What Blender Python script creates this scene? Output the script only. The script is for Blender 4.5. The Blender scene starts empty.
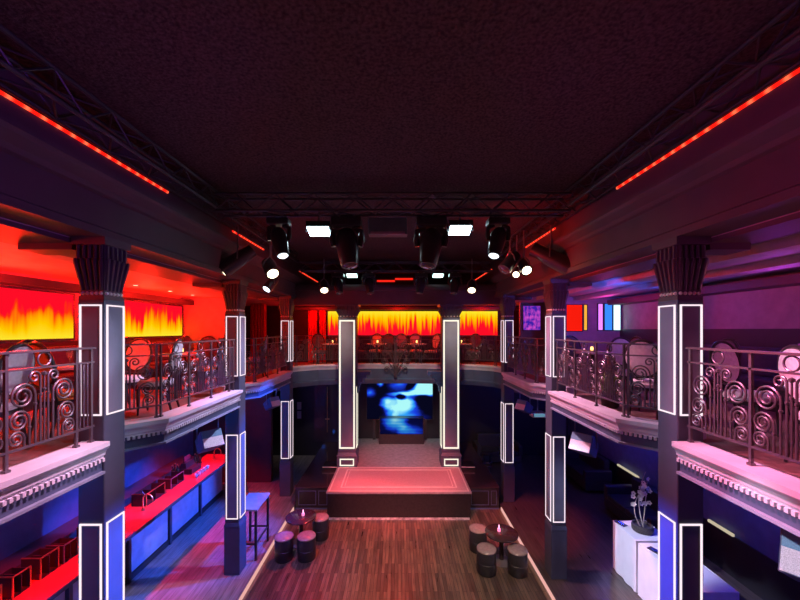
import bpy, math, random
from mathutils import Vector, Matrix
random.seed(7)
PI = math.pi
sc = bpy.context.scene
COL = sc.collection

# ------------------------------------------------------------------ camera
F = 360.0
CX, CY = 398.0, 330.0
EYE = 4.5
cam = bpy.data.cameras.new('camera')
cam.sensor_width = 36.0
cam.lens = F / 800.0 * 36.0
cam.shift_x = (400 - CX) / 800.0
cam.shift_y = (CY - 300) / 800.0
cam.clip_start = 0.05
cam.clip_end = 100
camo = bpy.data.objects.new('camera', cam)
camo.location = (0, 0, EYE)
camo.rotation_euler = (PI / 2, 0, 0)
COL.objects.link(camo)
sc.camera = camo

def P(px, py, Y):
    return Vector(((px - CX) * Y / F, Y, EYE - (py - CY) * Y / F))

# ------------------------------------------------------------------ materials
def mat(name, col, rough=0.5, metal=0.0, var=0.12, scale=6.0, bump=0.0, spec=0.5, emis=None, estr=0.0, coat=0.0):
    m = bpy.data.materials.new(name)
    m.use_nodes = True
    nt = m.node_tree
    b = nt.nodes['Principled BSDF']
    b.inputs['Roughness'].default_value = rough
    b.inputs['Metallic'].default_value = metal
    b.inputs['Specular IOR Level'].default_value = spec
    b.inputs['Coat Weight'].default_value = coat
    tc = nt.nodes.new('ShaderNodeTexCoord')
    nz = nt.nodes.new('ShaderNodeTexNoise')
    nz.inputs['Scale'].default_value = scale
    nz.inputs['Detail'].default_value = 4
    nt.links.new(tc.outputs['Object'], nz.inputs['Vector'])
    rp = nt.nodes.new('ShaderNodeValToRGB')
    c0 = [max(0, c * (1 - var)) for c in col]
    c1 = [min(1, c * (1 + var)) for c in col]
    rp.color_ramp.elements[0].position = 0.3
    rp.color_ramp.elements[1].position = 0.7
    rp.color_ramp.elements[0].color = (*c0, 1)
    rp.color_ramp.elements[1].color = (*c1, 1)
    nt.links.new(nz.outputs['Fac'], rp.inputs['Fac'])
    nt.links.new(rp.outputs['Color'], b.inputs['Base Color'])
    if bump:
        bp = nt.nodes.new('ShaderNodeBump')
        bp.inputs['Strength'].default_value = bump
        bp.inputs['Distance'].default_value = 0.02
        nt.links.new(nz.outputs['Fac'], bp.inputs['Height'])
        nt.links.new(bp.outputs['Normal'], b.inputs['Normal'])
    if emis:
        b.inputs['Emission Color'].default_value = (*emis, 1)
        b.inputs['Emission Strength'].default_value = estr
    return m

def glow(name, col, strength):
    m = bpy.data.materials.new(name)
    m.use_nodes = True
    nt = m.node_tree
    nt.nodes.clear()
    e = nt.nodes.new('ShaderNodeEmission')
    e.inputs['Color'].default_value = (*col, 1)
    e.inputs['Strength'].default_value = strength
    o = nt.nodes.new('ShaderNodeOutputMaterial')
    nt.links.new(e.outputs[0], o.inputs['Surface'])
    return m

def math_node(nt, op, a, b=None, clamp=False):
    n = nt.nodes.new('ShaderNodeMath')
    n.operation = op
    n.use_clamp = clamp
    for i, v in enumerate((a, b)):
        if v is None:
            continue
        if isinstance(v, (int, float)):
            n.inputs[i].default_value = v
        else:
            nt.links.new(v, n.inputs[i])
    return n.outputs[0]

def flame_mat(name, axis, upside, freq, seed, strength):
    """A backlit printed panel of flames: yellow streaks on red."""
    m = bpy.data.materials.new(name)
    m.use_nodes = True
    nt = m.node_tree
    nt.nodes.clear()
    tc = nt.nodes.new('ShaderNodeTexCoord')
    sp = nt.nodes.new('ShaderNodeSeparateXYZ')
    nt.links.new(tc.outputs['Generated'], sp.inputs[0])
    u = sp.outputs[axis]
    v = sp.outputs['Z']
    if upside:
        v = math_node(nt, 'SUBTRACT', 1.0, v)
    def n1(scale, off, detail):
        w = math_node(nt, 'MULTIPLY_ADD', u, scale)
        w.node.inputs[2].default_value = off
        n = nt.nodes.new('ShaderNodeTexNoise')
        n.noise_dimensions = '2D'
        n.inputs['Scale'].default_value = 1.0
        n.inputs['Detail'].default_value = detail
        cv = nt.nodes.new('ShaderNodeCombineXYZ')
        nt.links.new(w, cv.inputs[0])
        lean = math_node(nt, 'MULTIPLY', v, 0.55)
        nt.links.new(lean, cv.inputs[1])
        nt.links.new(cv.outputs[0], n.inputs['Vector'])
        return n.outputs['Fac']
    a = n1(freq, seed, 3)
    b = n1(freq * 4.5, seed + 31, 2)
    h = math_node(nt, 'ADD', math_node(nt, 'MULTIPLY', a, 1.5 if not upside else 0.7), math_node(nt, 'MULTIPLY', b, 1.2 if not upside else 1.9))
    h = math_node(nt, 'SUBTRACT', h, 0.68 if not upside else 0.60)
    h = math_node(nt, 'MAXIMUM', h, 0.12)
    t = math_node(nt, 'DIVIDE', v, h, clamp=True)
    rp = nt.nodes.new('ShaderNodeValToRGB')
    e = rp.color_ramp.elements
    e[0].position = 0.0
    e[0].color = (1.0, 0.80, 0.03, 1)
    e[1].position = 1.0
    e[1].color = (1.0, 0.004, 0.02, 1)
    for pos, c in ((0.35, (1.0, 0.58, 0.0, 1)), (0.62, (1.0, 0.30, 0.0, 1)), (0.86, (1.0, 0.03, 0.004, 1))):
        q = e.new(pos)
        q.color = c
    nt.links.new(t, rp.inputs['Fac'])
    em = nt.nodes.new('ShaderNodeEmission')
    em.inputs['Strength'].default_value = strength
    nt.links.new(rp.outputs['Color'], em.inputs['Color'])
    o = nt.nodes.new('ShaderNodeOutputMaterial')
    nt.links.new(em.outputs[0], o.inputs['Surface'])
    return m

def screen_mat(name, lower=False):
    m = bpy.data.materials.new(name)
    m.use_nodes = True
    nt = m.node_tree
    nt.nodes.clear()
    tc = nt.nodes.new('ShaderNodeTexCoord')
    nz = nt.nodes.new('ShaderNodeTexNoise')
    nz.inputs['Scale'].default_value = 3.5
    nz.inputs['Detail'].default_value = 3
    nt.links.new(tc.outputs['Generated'], nz.inputs['Vector'])
    sp = nt.nodes.new('ShaderNodeSeparateXYZ')
    nt.links.new(tc.outputs['Generated'], sp.inputs[0])
    wob = math_node(nt, 'MULTIPLY', math_node(nt, 'SUBTRACT', nz.outputs['Fac'], 0.5), 0.16)
    x = math_node(nt, 'ADD', sp.outputs['X'], wob)
    z = math_node(nt, 'ADD', sp.outputs['Z'], wob)
    def blob(cx, cz, rx, rz):
        dx = math_node(nt, 'DIVIDE', math_node(nt, 'SUBTRACT', x, cx), rx)
        dz = math_node(nt, 'DIVIDE', math_node(nt, 'SUBTRACT', z, cz), rz)
        d = math_node(nt, 'ADD', math_node(nt, 'MULTIPLY', dx, dx), math_node(nt, 'MULTIPLY', dz, dz))
        return math_node(nt, 'SUBTRACT', 1.0, math_node(nt, 'SQRT', d), clamp=True)
    acc = None
    if lower:
        spots = [(0.35, 0.95, 0.35, 0.9, 1.1), (0.55, 0.4, 0.2, 0.5, 0.5), (0.75, 0.15, 0.4, 0.5, 0.5), (0.5, .5, .9, .9, .16)]
    else:
        spots = [(0.93, 0.84, 0.30, 0.26, 3.2), (0.80, 0.70, 0.34, 0.10, 1.3), (0.58, 0.66, 0.30, 0.09, 1.0), (0.54, 0.38, 0.20, 0.26, 1.5), (0.55, 0.38, 0.36, 0.48, 0.75), (0.30, 0.44, 0.12, 0.18, 1.2),
                 (0.36, 0.25, 0.12, 0.18, 0.9), (0.48, 0.90, 0.20, 0.16, 0.55), (0.20, 0.93, 0.06, 0.10, 0.9), (0.05, 0.70, 0.12, 0.16, 0.55), (0.6, 0.06, 0.4, 0.22, 0.5), (0.45, 0.05, 0.08, 0.3, 0.7),
                 (0.52, 0.58, 0.10, 0.12, -1.8), (0.85, 0.45, 0.18, 0.22, -0.7), (0.70, 0.90, 0.10, 0.14, -1.2)]
    for cx, cz, rx, rz, k in spots:
        b = math_node(nt, 'MULTIPLY', blob(cx, cz, rx, rz), k)
        acc = b if acc is None else math_node(nt, 'ADD', acc, b)
    # dark rings through the bright iris
    wv = nt.nodes.new('ShaderNodeTexWave')
    wv.wave_type = 'RINGS'
    wv.inputs['Scale'].default_value = 1.6
    wv.inputs['Distortion'].default_value = 3.0
    nt.links.new(tc.outputs['Generated'], wv.inputs['Vector'])
    acc = math_node(nt, 'MULTIPLY', acc, math_node(nt, 'ADD', math_node(nt, 'MULTIPLY', wv.outputs['Fac'], 0.15), 0.85))
    rp = nt.nodes.new('ShaderNodeValToRGB')
    e = rp.color_ramp.elements
    e[0].position = 0.0
    e[0].color = (0.002, 0.002, 0.012, 1)
    e[1].position = 1.0
    e[1].color = (0.42, 0.95, 0.95, 1)
    for pos, c in ((0.12, (0.004, 0.006, 0.10, 1)), (0.32, (0.01, 0.05, 0.75, 1)), (0.62, (0.04, 0.40, 0.95, 1))):
        q = e.new(pos)
        q.color = c
    nt.links.new(math_node(nt, 'MULTIPLY', acc, 0.85, clamp=True), rp.inputs['Fac'])
    em = nt.nodes.new('ShaderNodeEmission')
    em.inputs['Strength'].default_value = 0.7 if lower else 1.0
    nt.links.new(rp.outputs['Color'], em.inputs['Color'])
    o = nt.nodes.new('ShaderNodeOutputMaterial')
    nt.links.new(em.outputs[0], o.inputs['Surface'])
    return m

def plank_mat(name, c1, c2, mortar, rough, wid=0.09, length=1.1, coat=0.3):
    m = bpy.data.materials.new(name)
    m.use_nodes = True
    nt = m.node_tree
    b = nt.nodes['Principled BSDF']
    tc = nt.nodes.new('ShaderNodeTexCoord')
    mp = nt.nodes.new('ShaderNodeMapping')
    mp.inputs['Rotation'].default_value = (0, 0, PI / 2)
    nt.links.new(tc.outputs['Object'], mp.inputs['Vector'])
    br = nt.nodes.new('ShaderNodeTexBrick')
    br.inputs['Scale'].default_value = 1.0
    br.inputs['Brick Width'].default_value = length
    br.inputs['Row Height'].default_value = wid
    br.inputs['Mortar Size'].default_value = 0.003
    br.inputs['Color1'].default_value = (*c1, 1)
    br.inputs['Color2'].default_value = (*c2, 1)
    br.inputs['Mortar'].default_value = (*mortar, 1)
    br.inputs['Bias'].default_value = -0.1
    br.offset = 0.37
    nt.links.new(mp.outputs[0], br.inputs['Vector'])
    nz = nt.nodes.new('ShaderNodeTexNoise')
    nz.inputs['Scale'].default_value = 1.0
    nz.inputs['Detail'].default_value = 6
    mp2 = nt.nodes.new('ShaderNodeMapping')
    mp2.inputs['Scale'].default_value = (22, 2.2, 1)
    nt.links.new(tc.outputs['Object'], mp2.inputs['Vector'])
    nt.links.new(mp2.outputs[0], nz.inputs['Vector'])
    mx = nt.nodes.new('ShaderNodeMixRGB')
    mx.blend_type = 'MULTIPLY'
    mx.inputs['Fac'].default_value = 0.75
    rp = nt.nodes.new('ShaderNodeValToRGB')
    rp.color_ramp.elements[0].position = 0.3
    rp.color_ramp.elements[0].color = (0.35, 0.32, 0.3, 1)
    rp.color_ramp.elements[1].position = 0.65
    rp.color_ramp.elements[1].color = (1, 1, 1, 1)
    nt.links.new(nz.outputs['Fac'], rp.inputs['Fac'])
    nt.links.new(br.outputs['Color'], mx.inputs['Color1'])
    nt.links.new(rp.outputs['Color'], mx.inputs['Color2'])
    nt.links.new(mx.outputs[0], b.inputs['Base Color'])
    rr = nt.nodes.new('ShaderNodeMapRange')
    rr.inputs['To Min'].default_value = rough - 0.1
    rr.inputs['To Max'].default_value = rough + 0.15
    nt.links.new(nz.outputs['Fac'], rr.inputs['Value'])
    nt.links.new(rr.outputs[0], b.inputs['Roughness'])
    b.inputs['Coat Weight'].default_value = coat
    b.inputs['Coat Roughness'].default_value = 0.25
    bp = nt.nodes.new('ShaderNodeBump')
    bp.inputs['Strength'].default_value = 0.25
    bp.inputs['Distance'].default_value = 0.004
    nt.links.new(br.outputs['Fac'], bp.inputs['Height'])
    nt.links.new(bp.outputs['Normal'], b.inputs['Normal'])
    return m

M = {}
M['ceiling'] = mat('textured dark ceiling plaster', (0.10, 0.066, 0.066), 0.95, scale=38, var=0.45, bump=0.9, spec=0.1)
M['entab'] = mat('dark maroon plaster', (0.10, 0.06, 0.07), 0.55, scale=3)
M['balc_ceiling'] = mat('balcony ceiling paint', (0.42, 0.31, 0.32), 0.6)
M['upper_wall'] = mat('balcony wall paint', (0.30, 0.25, 0.28), 0.7)
M['lower_wall'] = mat('dark lower wall with blue light tint', (0.10, 0.135, 0.26), 0.6)  # bluish base carries part of the blue lamp light on the wall
M['black_wall'] = mat('black wall paint', (0.018, 0.016, 0.02), 0.5)
M['dado'] = mat('dark dado panel', (0.035, 0.03, 0.05), 0.45)
M['pillar'] = mat('dark pillar paint', (0.07, 0.08, 0.12), 0.5, scale=3)
M['pillar_panel'] = mat('pillar panel paint', (0.17, 0.18, 0.23), 0.45, scale=3)
M['capital'] = mat('dark gilded capital', (0.095, 0.08, 0.09), 0.42, scale=9, metal=0.2)
M['led_white'] = glow('white light strip', (1.0, 0.82, 0.90), 1.15)
M['led_warm'] = glow('warm white light strip', (1.0, 0.93, 0.76), 1.15)
M['led_red'] = None
M['led_floor'] = glow('pinkish white floor strip', (1.0, 0.50, 0.45), 0.85)
M['ledge'] = mat('pale ledge paint', (0.62, 0.60, 0.66), 0.5, scale=3)
M['fascia'] = mat('slate fascia paint', (0.075, 0.10, 0.17), 0.45, scale=3)
M['fascia_trim'] = mat('pale blue fascia trim', (0.27, 0.32, 0.42), 0.4)
M['carpet_up'] = mat('balcony carpet', (0.24, 0.12, 0.11), 0.9, scale=30)
M['iron'] = mat('bronze wrought iron', (0.15, 0.125, 0.14), 0.34, metal=0.6, scale=14)
M['truss'] = mat('black truss steel', (0.085, 0.08, 0.095), 0.42, metal=0.6)
M['fixture'] = mat('black fixture plastic', (0.03, 0.03, 0.034), 0.3, coat=0.3)
M['fixture_grey'] = mat('grey fixture metal', (0.22, 0.22, 0.24), 0.35, metal=0.5)
M['flood'] = glow('flood lamp face', (0.62, 0.92, 1.0), 9.0)
M['flood_small'] = glow('small flood lamp face', (0.60, 0.97, 0.92), 4.0)
M['lamp_warm'] = glow('warm lamp lens', (1.0, 0.88, 0.55), 6.0)
M['lamp_white'] = glow('white lamp lens', (0.80, 0.92, 1.0), 3.5)
M['downlight'] = glow('recessed lamp disc', (1.0, 0.65, 0.42), 4.0)
M['lens_dark'] = mat('dark glass lens', (0.05, 0.05, 0.07), 0.08, coat=1.0)
M['floor'] = plank_mat('worn oak plank floor', (0.22, 0.15, 0.105), (0.07, 0.05, 0.042), (0.03, 0.02, 0.015), 0.30, wid=0.062, length=0.74)
M['floor_left'] = plank_mat('grey plank side floor', (0.30, 0.29, 0.30), (0.23, 0.22, 0.24), (0.08, 0.08, 0.08), 0.4, wid=0.14, length=1.6, coat=0.15)
M['floor_right'] = plank_mat('dark plank side floor', (0.11, 0.085, 0.075), (0.08, 0.062, 0.055), (0.02, 0.02, 0.02), 0.30, wid=0.14, length=1.6)
M['stage_black'] = mat('black stage cladding', (0.022, 0.019, 0.022), 0.35, coat=0.25, scale=20, var=0.3)
M['stage_top'] = mat('grey stage deck', (0.27, 0.25, 0.26), 0.55, scale=9, var=0.2)
M['runner'] = mat('stage carpet', (0.42, 0.30, 0.31), 0.85, scale=40)
M['runner_line'] = mat('pale carpet stripe', (0.66, 0.60, 0.55), 0.8)
M['bar_top'] = mat('red bar worktop', (0.50, 0.075, 0.075), 0.28, coat=0.4)
M['bar_front'] = mat('frosted bar panel', (0.36, 0.40, 0.50), 0.5)
M['bar_body'] = mat('dark bar body', (0.06, 0.07, 0.095), 0.5)
M['brass'] = mat('brass trim', (0.72, 0.50, 0.24), 0.28, metal=0.9)
M['chrome'] = mat('polished chrome', (0.75, 0.75, 0.76), 0.12, metal=1.0, var=0.02)
M['black_box'] = mat('black plastic', (0.035, 0.032, 0.034), 0.4)
M['white_cloth'] = mat('white table linen', (0.80, 0.79, 0.82), 0.8, scale=5, var=0.04)
M['white_china'] = mat('white porcelain', (0.85, 0.84, 0.82), 0.2, var=0.03)
M['leather_black'] = mat('black leatherette', (0.032, 0.03, 0.036), 0.42, coat=0.1, scale=25)
M['pouf_top'] = mat('brown leatherette top', (0.36, 0.27, 0.27), 0.25, coat=0.4, scale=25)
M['table_black'] = mat('glossy dark table', (0.055, 0.03, 0.034), 0.2, coat=0.6)
M['bar_table'] = mat('grey laminate table top', (0.36, 0.35, 0.42), 0.35)
M['chair_wood'] = mat('black lacquered chair wood', (0.035, 0.03, 0.035), 0.3, coat=0.4)
M['pad_grey'] = mat('light grey chair fabric', (0.52, 0.50, 0.52), 0.8, scale=25)
M['pad_cream'] = mat('cream chair fabric', (0.74, 0.66, 0.52), 0.8, scale=25)
M['pad_orange'] = mat('orange chair fabric', (0.75, 0.24, 0.07), 0.8, scale=25)
M['pad_dark'] = mat('charcoal chair fabric', (0.13, 0.12, 0.15), 0.8, scale=25)
M['pad_white'] = mat('white chair fabric', (0.82, 0.78, 0.80), 0.8, scale=25)
M['pad_blue'] = mat('blue-tinted chair fabric', (0.25, 0.34, 0.58), 0.8, scale=25)  # on the flame-lit gallery chair this blue is painted-in light
M['sofa'] = mat('dark banquette fabric', (0.09, 0.065, 0.10), 0.7, scale=18)
M['curtain'] = mat('red velvet curtain', (0.62, 0.02, 0.02), 0.8, scale=20)
M['speaker_body'] = mat('navy speaker cabinet', (0.07, 0.085, 0.15), 0.4)
M['grille'] = mat('pale speaker grille', (0.74, 0.72, 0.74), 0.6, scale=120, var=0.25)
M['grille_teal_light'] = mat('grille with painted teal light', (0.11, 0.30, 0.42), 0.5, scale=120, var=0.25)  # cyan light on the upper grille half, put into its colour
M['petal'] = mat('cream orchid petal', (0.86, 0.78, 0.62), 0.6)
M['twig'] = mat('pale twig', (0.55, 0.48, 0.36), 0.7)
M['pot'] = mat('dark woven pot', (0.06, 0.05, 0.045), 0.6, scale=60, var=0.5)
M['leaf'] = mat('boxwood green leaf', (0.14, 0.22, 0.06), 0.6, scale=30, var=0.5)
M['candle'] = glow('candle glow', (1.0, 0.50, 0.14), 3.5)
M['pale_rail'] = glow('cream linear lamp', (1.0, 0.86, 0.60), 0.55)
M['door_black'] = mat('black lacquered door', (0.03, 0.02, 0.026), 0.3, coat=0.3)
M['flame_side'] = flame_mat('flame print backlit', 'Y', False, 7.0, 3.0, 1.0)
M['flame_side_b'] = flame_mat('flame print backlit second', 'Y', False, 6.0, 11.0, 1.0)
M['flame_back'] = flame_mat('flame print hanging', 'X', True, 17.0, 5.0, 1.0)
M['screen'] = screen_mat('video wall image')
M['screen_low'] = screen_mat('booth front image', True)
M['yellow_tube'] = glow('yellow light panel', (1.0, 0.48, 0.05), 1.0)
M['magenta_tube'] = glow('violet light panel', (0.75, 0.22, 1.0), 1.3)
M['blue_pane'] = glow('blue lit pane', (0.04, 0.25, 1.0), 1.1)
M['cyan_pane'] = glow('white cyan lit pane', (0.62, 0.95, 1.0), 1.7)
M['red_pane'] = glow('red lit pane', (1.0, 0.012, 0.004), 0.95)
M['violet_pane'] = glow('violet lit poster', (0.28, 0.03, 0.85), 0.7)
_nt = M['violet_pane'].node_tree
_nz = _nt.nodes.new('ShaderNodeTexNoise')
_nz.inputs['Scale'].default_value = 5.0
_rp = _nt.nodes.new('ShaderNodeValToRGB')
_rp.color_ramp.elements[0].position = 0.4
_rp.color_ramp.elements[0].color = (0.06, 0.02, 0.55, 1)
_rp.color_ramp.elements[1].position = 0.68
_rp.color_ramp.elements[1].color = (0.9, 0.10, 0.80, 1)
_nt.links.new(_nz.outputs['Fac'], _rp.inputs['Fac'])
_nt.links.new(_rp.outputs['Color'], _nt.nodes['Emission'].inputs['Color'])
M['added_cove_red'] = glow('added red cove strip', (1.0, 0.008, 0.003), 22.0)  # for the added, unseen strip that reddens the gallery ceiling
M['led_dim_red'] = glow('dim red strip', (1.0, 0.02, 0.01), 1.0)

def red_strip_mat():
    m = bpy.data.materials.new('red dotted light strip')
    m.use_nodes = True
    nt = m.node_tree
    nt.nodes.clear()
    tc = nt.nodes.new('ShaderNodeTexCoord')
    sp = nt.nodes.new('ShaderNodeSeparateXYZ')
    nt.links.new(tc.outputs['Object'], sp.inputs[0])
    s = math_node(nt, 'SINE', math_node(nt, 'MULTIPLY', sp.outputs['Y'], 2 * PI / 0.13))
    k = math_node(nt, 'POWER', math_node(nt, 'MULTIPLY_ADD', s, 0.5), 3.0)
    k.node.inputs[0].links[0].from_node.inputs[2].default_value = 0.5
    rp = nt.nodes.new('ShaderNodeValToRGB')
    rp.color_ramp.elements[0].color = (0.80, 0.008, 0.004, 1)
    rp.color_ramp.elements[1].color = (1.0, 0.12, 0.05, 1)
    nt.links.new(k, rp.inputs['Fac'])
    em = nt.nodes.new('ShaderNodeEmission')
    em.inputs['Strength'].default_value = 1.7
    nt.links.new(rp.outputs['Color'], em.inputs['Color'])
    o = nt.nodes.new('ShaderNodeOutputMaterial')
    nt.links.new(em.outputs[0], o.inputs['Surface'])
    return m
M['led_red'] = red_strip_mat()

# ------------------------------------------------------------------ mesh builder
class MB:
    def __init__(self):
        self.v, self.f = [], []
    def add(self, vs, fs):
        n = len(self.v)
        self.v += [tuple(x) for x in vs]
        self.f += [tuple(i + n for i in q) for q in fs]
        return self
    def box(self, x0, x1, y0, y1, z0, z1, mtx=None):
        vs = [Vector(p) for p in ((x0, y0, z0), (x1, y0, z0), (x1, y1, z0), (x0, y1, z0), (x0, y0, z1), (x1, y0, z1), (x1, y1, z1), (x0, y1, z1))]
        if mtx is not None:
            vs = [mtx @ p for p in vs]
        return self.add(vs, [(0, 3, 2, 1), (4, 5, 6, 7), (0, 1, 5, 4), (1, 2, 6, 5), (2, 3, 7, 6), (3, 0, 4, 7)])
    def frustum(self, c, a, b, z0, z1):
        """square frustum, half sizes a (x,y) at z0 and b at z1 around c"""
        vs = []
        for (hx, hy), z in ((a, z0), (b, z1)):
            vs += [(c[0] - hx, c[1] - hy, z), (c[0] + hx, c[1] - hy, z), (c[0] + hx, c[1] + hy, z), (c[0] - hx, c[1] + hy, z)]
        return self.add(vs, [(0, 3, 2, 1), (4, 5, 6, 7), (0, 1, 5, 4), (1, 2, 6, 5), (2, 3, 7, 6), (3, 0, 4, 7)])
    def tube(self, pts, r, n=6, closed=False):
        pts = [Vector(p) for p in pts]
        rs = r if isinstance(r, (list, tuple)) else [r] * len(pts)
        N = len(pts)
        rings = []
        prev = None
        for i, p in enumerate(pts):
            if closed:
                t = pts[(i + 1) % N] - pts[i - 1]
            else:
                t = pts[min(i + 1, N - 1)] - pts[max(i - 1, 0)]
            if t.length < 1e-9:
                t = Vector((0, 0, 1))
            t.normalize()
            if prev is None:
                up = Vector((0, 0, 1)) if abs(t.z) < 0.9 else Vector((1, 0, 0))
                a = t.cross(up).normalized()
            else:
                a = prev - t * prev.dot(t)
                a = a.normalized() if a.length > 1e-6 else t.orthogonal().normalized()
            prev = a
            b = t.cross(a)
            rings.append([p + (a * math.cos(2 * PI * k / n) + b * math.sin(2 * PI * k / n)) * rs[i] for k in range(n)])
        vs = [q for rg in rings for q in rg]
        fs = []
        for i in range(N if closed else N - 1):
            j = (i + 1) % N
            for k in range(n):
                l = (k + 1) % n
                fs.append((i * n + k, i * n + l, j * n + l, j * n + k))
        if not closed:
            fs.append(tuple(range(n))[::-1])
            fs.append(tuple((N - 1) * n + k for k in range(n)))
        return self.add(vs, fs)
    def lathe(self, prof, n=24, c=(0, 0, 0), mtx=None, squash=1.0):
        vs, fs = [], []
        L = len(prof)
        for r, z in prof:
            for k in range(n):
                a = 2 * PI * k / n
                p = Vector((r * math.cos(a), r * math.sin(a) * squash, z))
                p = (mtx @ p) if mtx is not None else p
                vs.append(p + Vector(c))
        for i in range(L - 1):
            for k in range(n):
                l = (k + 1) % n
                fs.append((i * n + k, i * n + l, (i + 1) * n + l, (i + 1) * n + k))
        fs.append(tuple(range(n))[::-1])
        fs.append(tuple((L - 1) * n + k for k in range(n)))
        return self.add(vs, fs)
    def prism(self, poly, z0, z1):
        n = len(poly)
        vs = [(x, y, z0) for x, y in poly] + [(x, y, z1) for x, y in poly]
        fs = [tuple(range(n))[::-1], tuple(range(n, 2 * n))]
        for i in range(n):
            j = (i + 1) % n
            fs.append((i, j, n + j, n + i))
        return self.add(vs, fs)
    def sweep(self, prof, path):
        """closed profile (u to the path's right-hand side, z) along a plan polyline, mitred"""
        offs = mitre(path)
        n = len(prof)
        vs = []
        for (p, o) in zip(path, offs):
            for u, z in prof:
                vs.append((p[0] + o[0] * u, p[1] + o[1] * u, z))
        fs = []
        for i in range(len(path) - 1):
            for k in range(n):
                l = (k + 1) % n
                fs.append((i * n + k, i * n + l, (i + 1) * n + l, (i + 1) * n + k))
        fs.append(tuple(range(n))[::-1])
        fs.append(tuple((len(path) - 1) * n + k for k in range(n)))
        return self.add(vs, fs)
    def mesh(self, name, smooth=False):
        me = bpy.data.meshes.new(name)
        me.from_pydata(self.v, [], self.f)
        import bmesh
        bm = bmesh.new()
        bm.from_mesh(me)
        bmesh.ops.recalc_face_normals(bm, faces=bm.faces)
        bm.to_mesh(me)
        bm.free()
        if smooth:
            me.polygons.foreach_set('use_smooth', [True] * len(me.polygons))
            try:
                me.set_sharp_from_angle(angle=math.radians(40))
            except Exception:
                pass
        me.update()
        return me
    def build(self, name, m, parent=None, smooth=False, origin=None, bevel=0.0):
        off = None
        if parent is not None and origin is None:
            off = parent.get('_o')
            if off is not None:
                off = Vector(off)
        elif origin is not None:
            off = Vector(origin)
        if off is not None:
            self.v = [tuple(Vector(p) - off) for p in self.v]
        me = self.mesh(name, smooth)
        o = bpy.data.objects.new(name, me)
        me.materials.append(m)
        COL.objects.link(o)
        if parent is not None:
            o.parent = parent
        elif off is not None:
            o.location = off
        if bevel:
            bv = o.modifiers.new('bevel', 'BEVEL')
            bv.width = bevel
            bv.segments = 2
            bv.limit_method = 'ANGLE'
        return o

def mitre(path):
    n = len(path)
    out = []
    for i in range(n):
        ds = []
        if i > 0:
            ds.append((Vector(path[i]) - Vector(path[i - 1])).normalized())
        if i < n - 1:
            ds.append((Vector(path[i + 1]) - Vector(path[i])).normalized())
        ns = [Vector((d.y, -d.x)) for d in ds]
        m = sum(ns, Vector((0, 0))).normalized()
        k = 1.0 / max(0.3, m.dot(ns[0]))
        out.append((m.x * k, m.y * k))
    return out

def offset_path(path, u):
    return [(p[0] + o[0] * u, p[1] + o[1] * u) for p, o in zip(path, mitre(path))]

def tag(o, label=None, cat=None, group=None, kind=None):
    if label: o['label'] = label
    if cat: o['category'] = cat
    if group: o['group'] = group
    if kind: o['kind'] = kind
    return o

def thing(name, label, cat, loc=(0, 0, 0), rz=0.0, group=None, world=False):
    """Empty at the thing's base. world=True: its parts are given in world coordinates."""
    o = bpy.data.objects.new(name, None)
    o.empty_display_size = 0.1
    COL.objects.link(o)
    o.location = loc
    o.rotation_euler = (0, 0, rz)
    if world:
        o['_o'] = tuple(loc)
    return tag(o, label, cat, group)

def struct(name, mb, m, smooth=False, bevel=0.0):
    return tag(mb.build(name, m, smooth=smooth, bevel=bevel), kind='structure')

def dup(root, loc, rz=0.0, label=None, group=None, scale=None):
    r = root.copy()
    COL.objects.link(r)
    r.location = loc
    r.rotation_euler = (0, 0, rz)
    if scale: r.scale = scale
    if label: r['label'] = label
    if group: r['group'] = group
    for ch in list(root.children):
        c = ch.copy()
        COL.objects.link(c)
        c.parent = r
        for g in list(ch.children):
            d = g.copy()
            COL.objects.link(d)
            d.parent = c
    return r

def set_mat(o, m):
    o.material_slots[0].link = 'OBJECT'
    o.material_slots[0].material = m

def light(kind, name, loc, col, power, size=0.1, target=None, angle=60, blend=0.4):
    l = bpy.data.lights.new(name, kind)
    l.color = col
    l.energy = power
    if kind == 'SPOT':
        l.spot_size = math.radians(angle)
        l.spot_blend = blend
        l.shadow_soft_size = size
    elif kind == 'POINT':
        l.shadow_soft_size = size
    elif kind == 'AREA':
        l.size = size
    o = bpy.data.objects.new(name, l)
    o.location = loc
    if target is not None:
        d = Vector(target) - Vector(loc)
        o.rotation_euler = d.to_track_quat('-Z', 'Y').to_euler()
    COL.objects.link(o)
    return o

# ------------------------------------------------------------------ room dimensions
WL, WR = -6.0, 6.06                # outer side walls
PL, PR = -2.88, 2.74              # inner faces of the pillars
YB = 13.5                         # back wall
YF = -1.6                         # wall behind the viewer
BF = 3.30                         # balcony floor
LEDGE = 3.42
BC = 5.40                         # balcony ceiling
ENT0, ENT1 = 5.41, 6.22           # entablature
HC = 6.52                         # hall ceiling
YLp = (3.53, 6.53, 9.60)
YRp = (3.53, 6.42, 9.30)
PD = 0.27                         # pillar depth
FS = 0.06                         # side floors are raised a little

# floors
struct('floor', MB().box(-2.60, 2.57, YF, YB, -0.06, 0.0), M['floor'])
struct('floor_left', MB().box(WL, -2.62, YF, YB, -0.06, FS), M['floor_left'])
struct('floor_right', MB().box(2.59, WR, YF, YB, -0.06, FS), M['floor_right'])
for nm, x0, x1, lab in (('floor_light_strip', -2.62, -2.60, 'glowing strip along the dance floor edge beside the bar side'),
                        ('floor_light_strip', 2.57, 2.59, 'glowing strip along the dance floor edge beside the white buffet side')):
    y1 = 9.0
    o = MB().box(x0, x1, YF + 0.1, y1, 0.0, FS + 0.012).build(nm, M['led_floor'])
    tag(o, lab, 'light strip', 'floor light strips')

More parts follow.
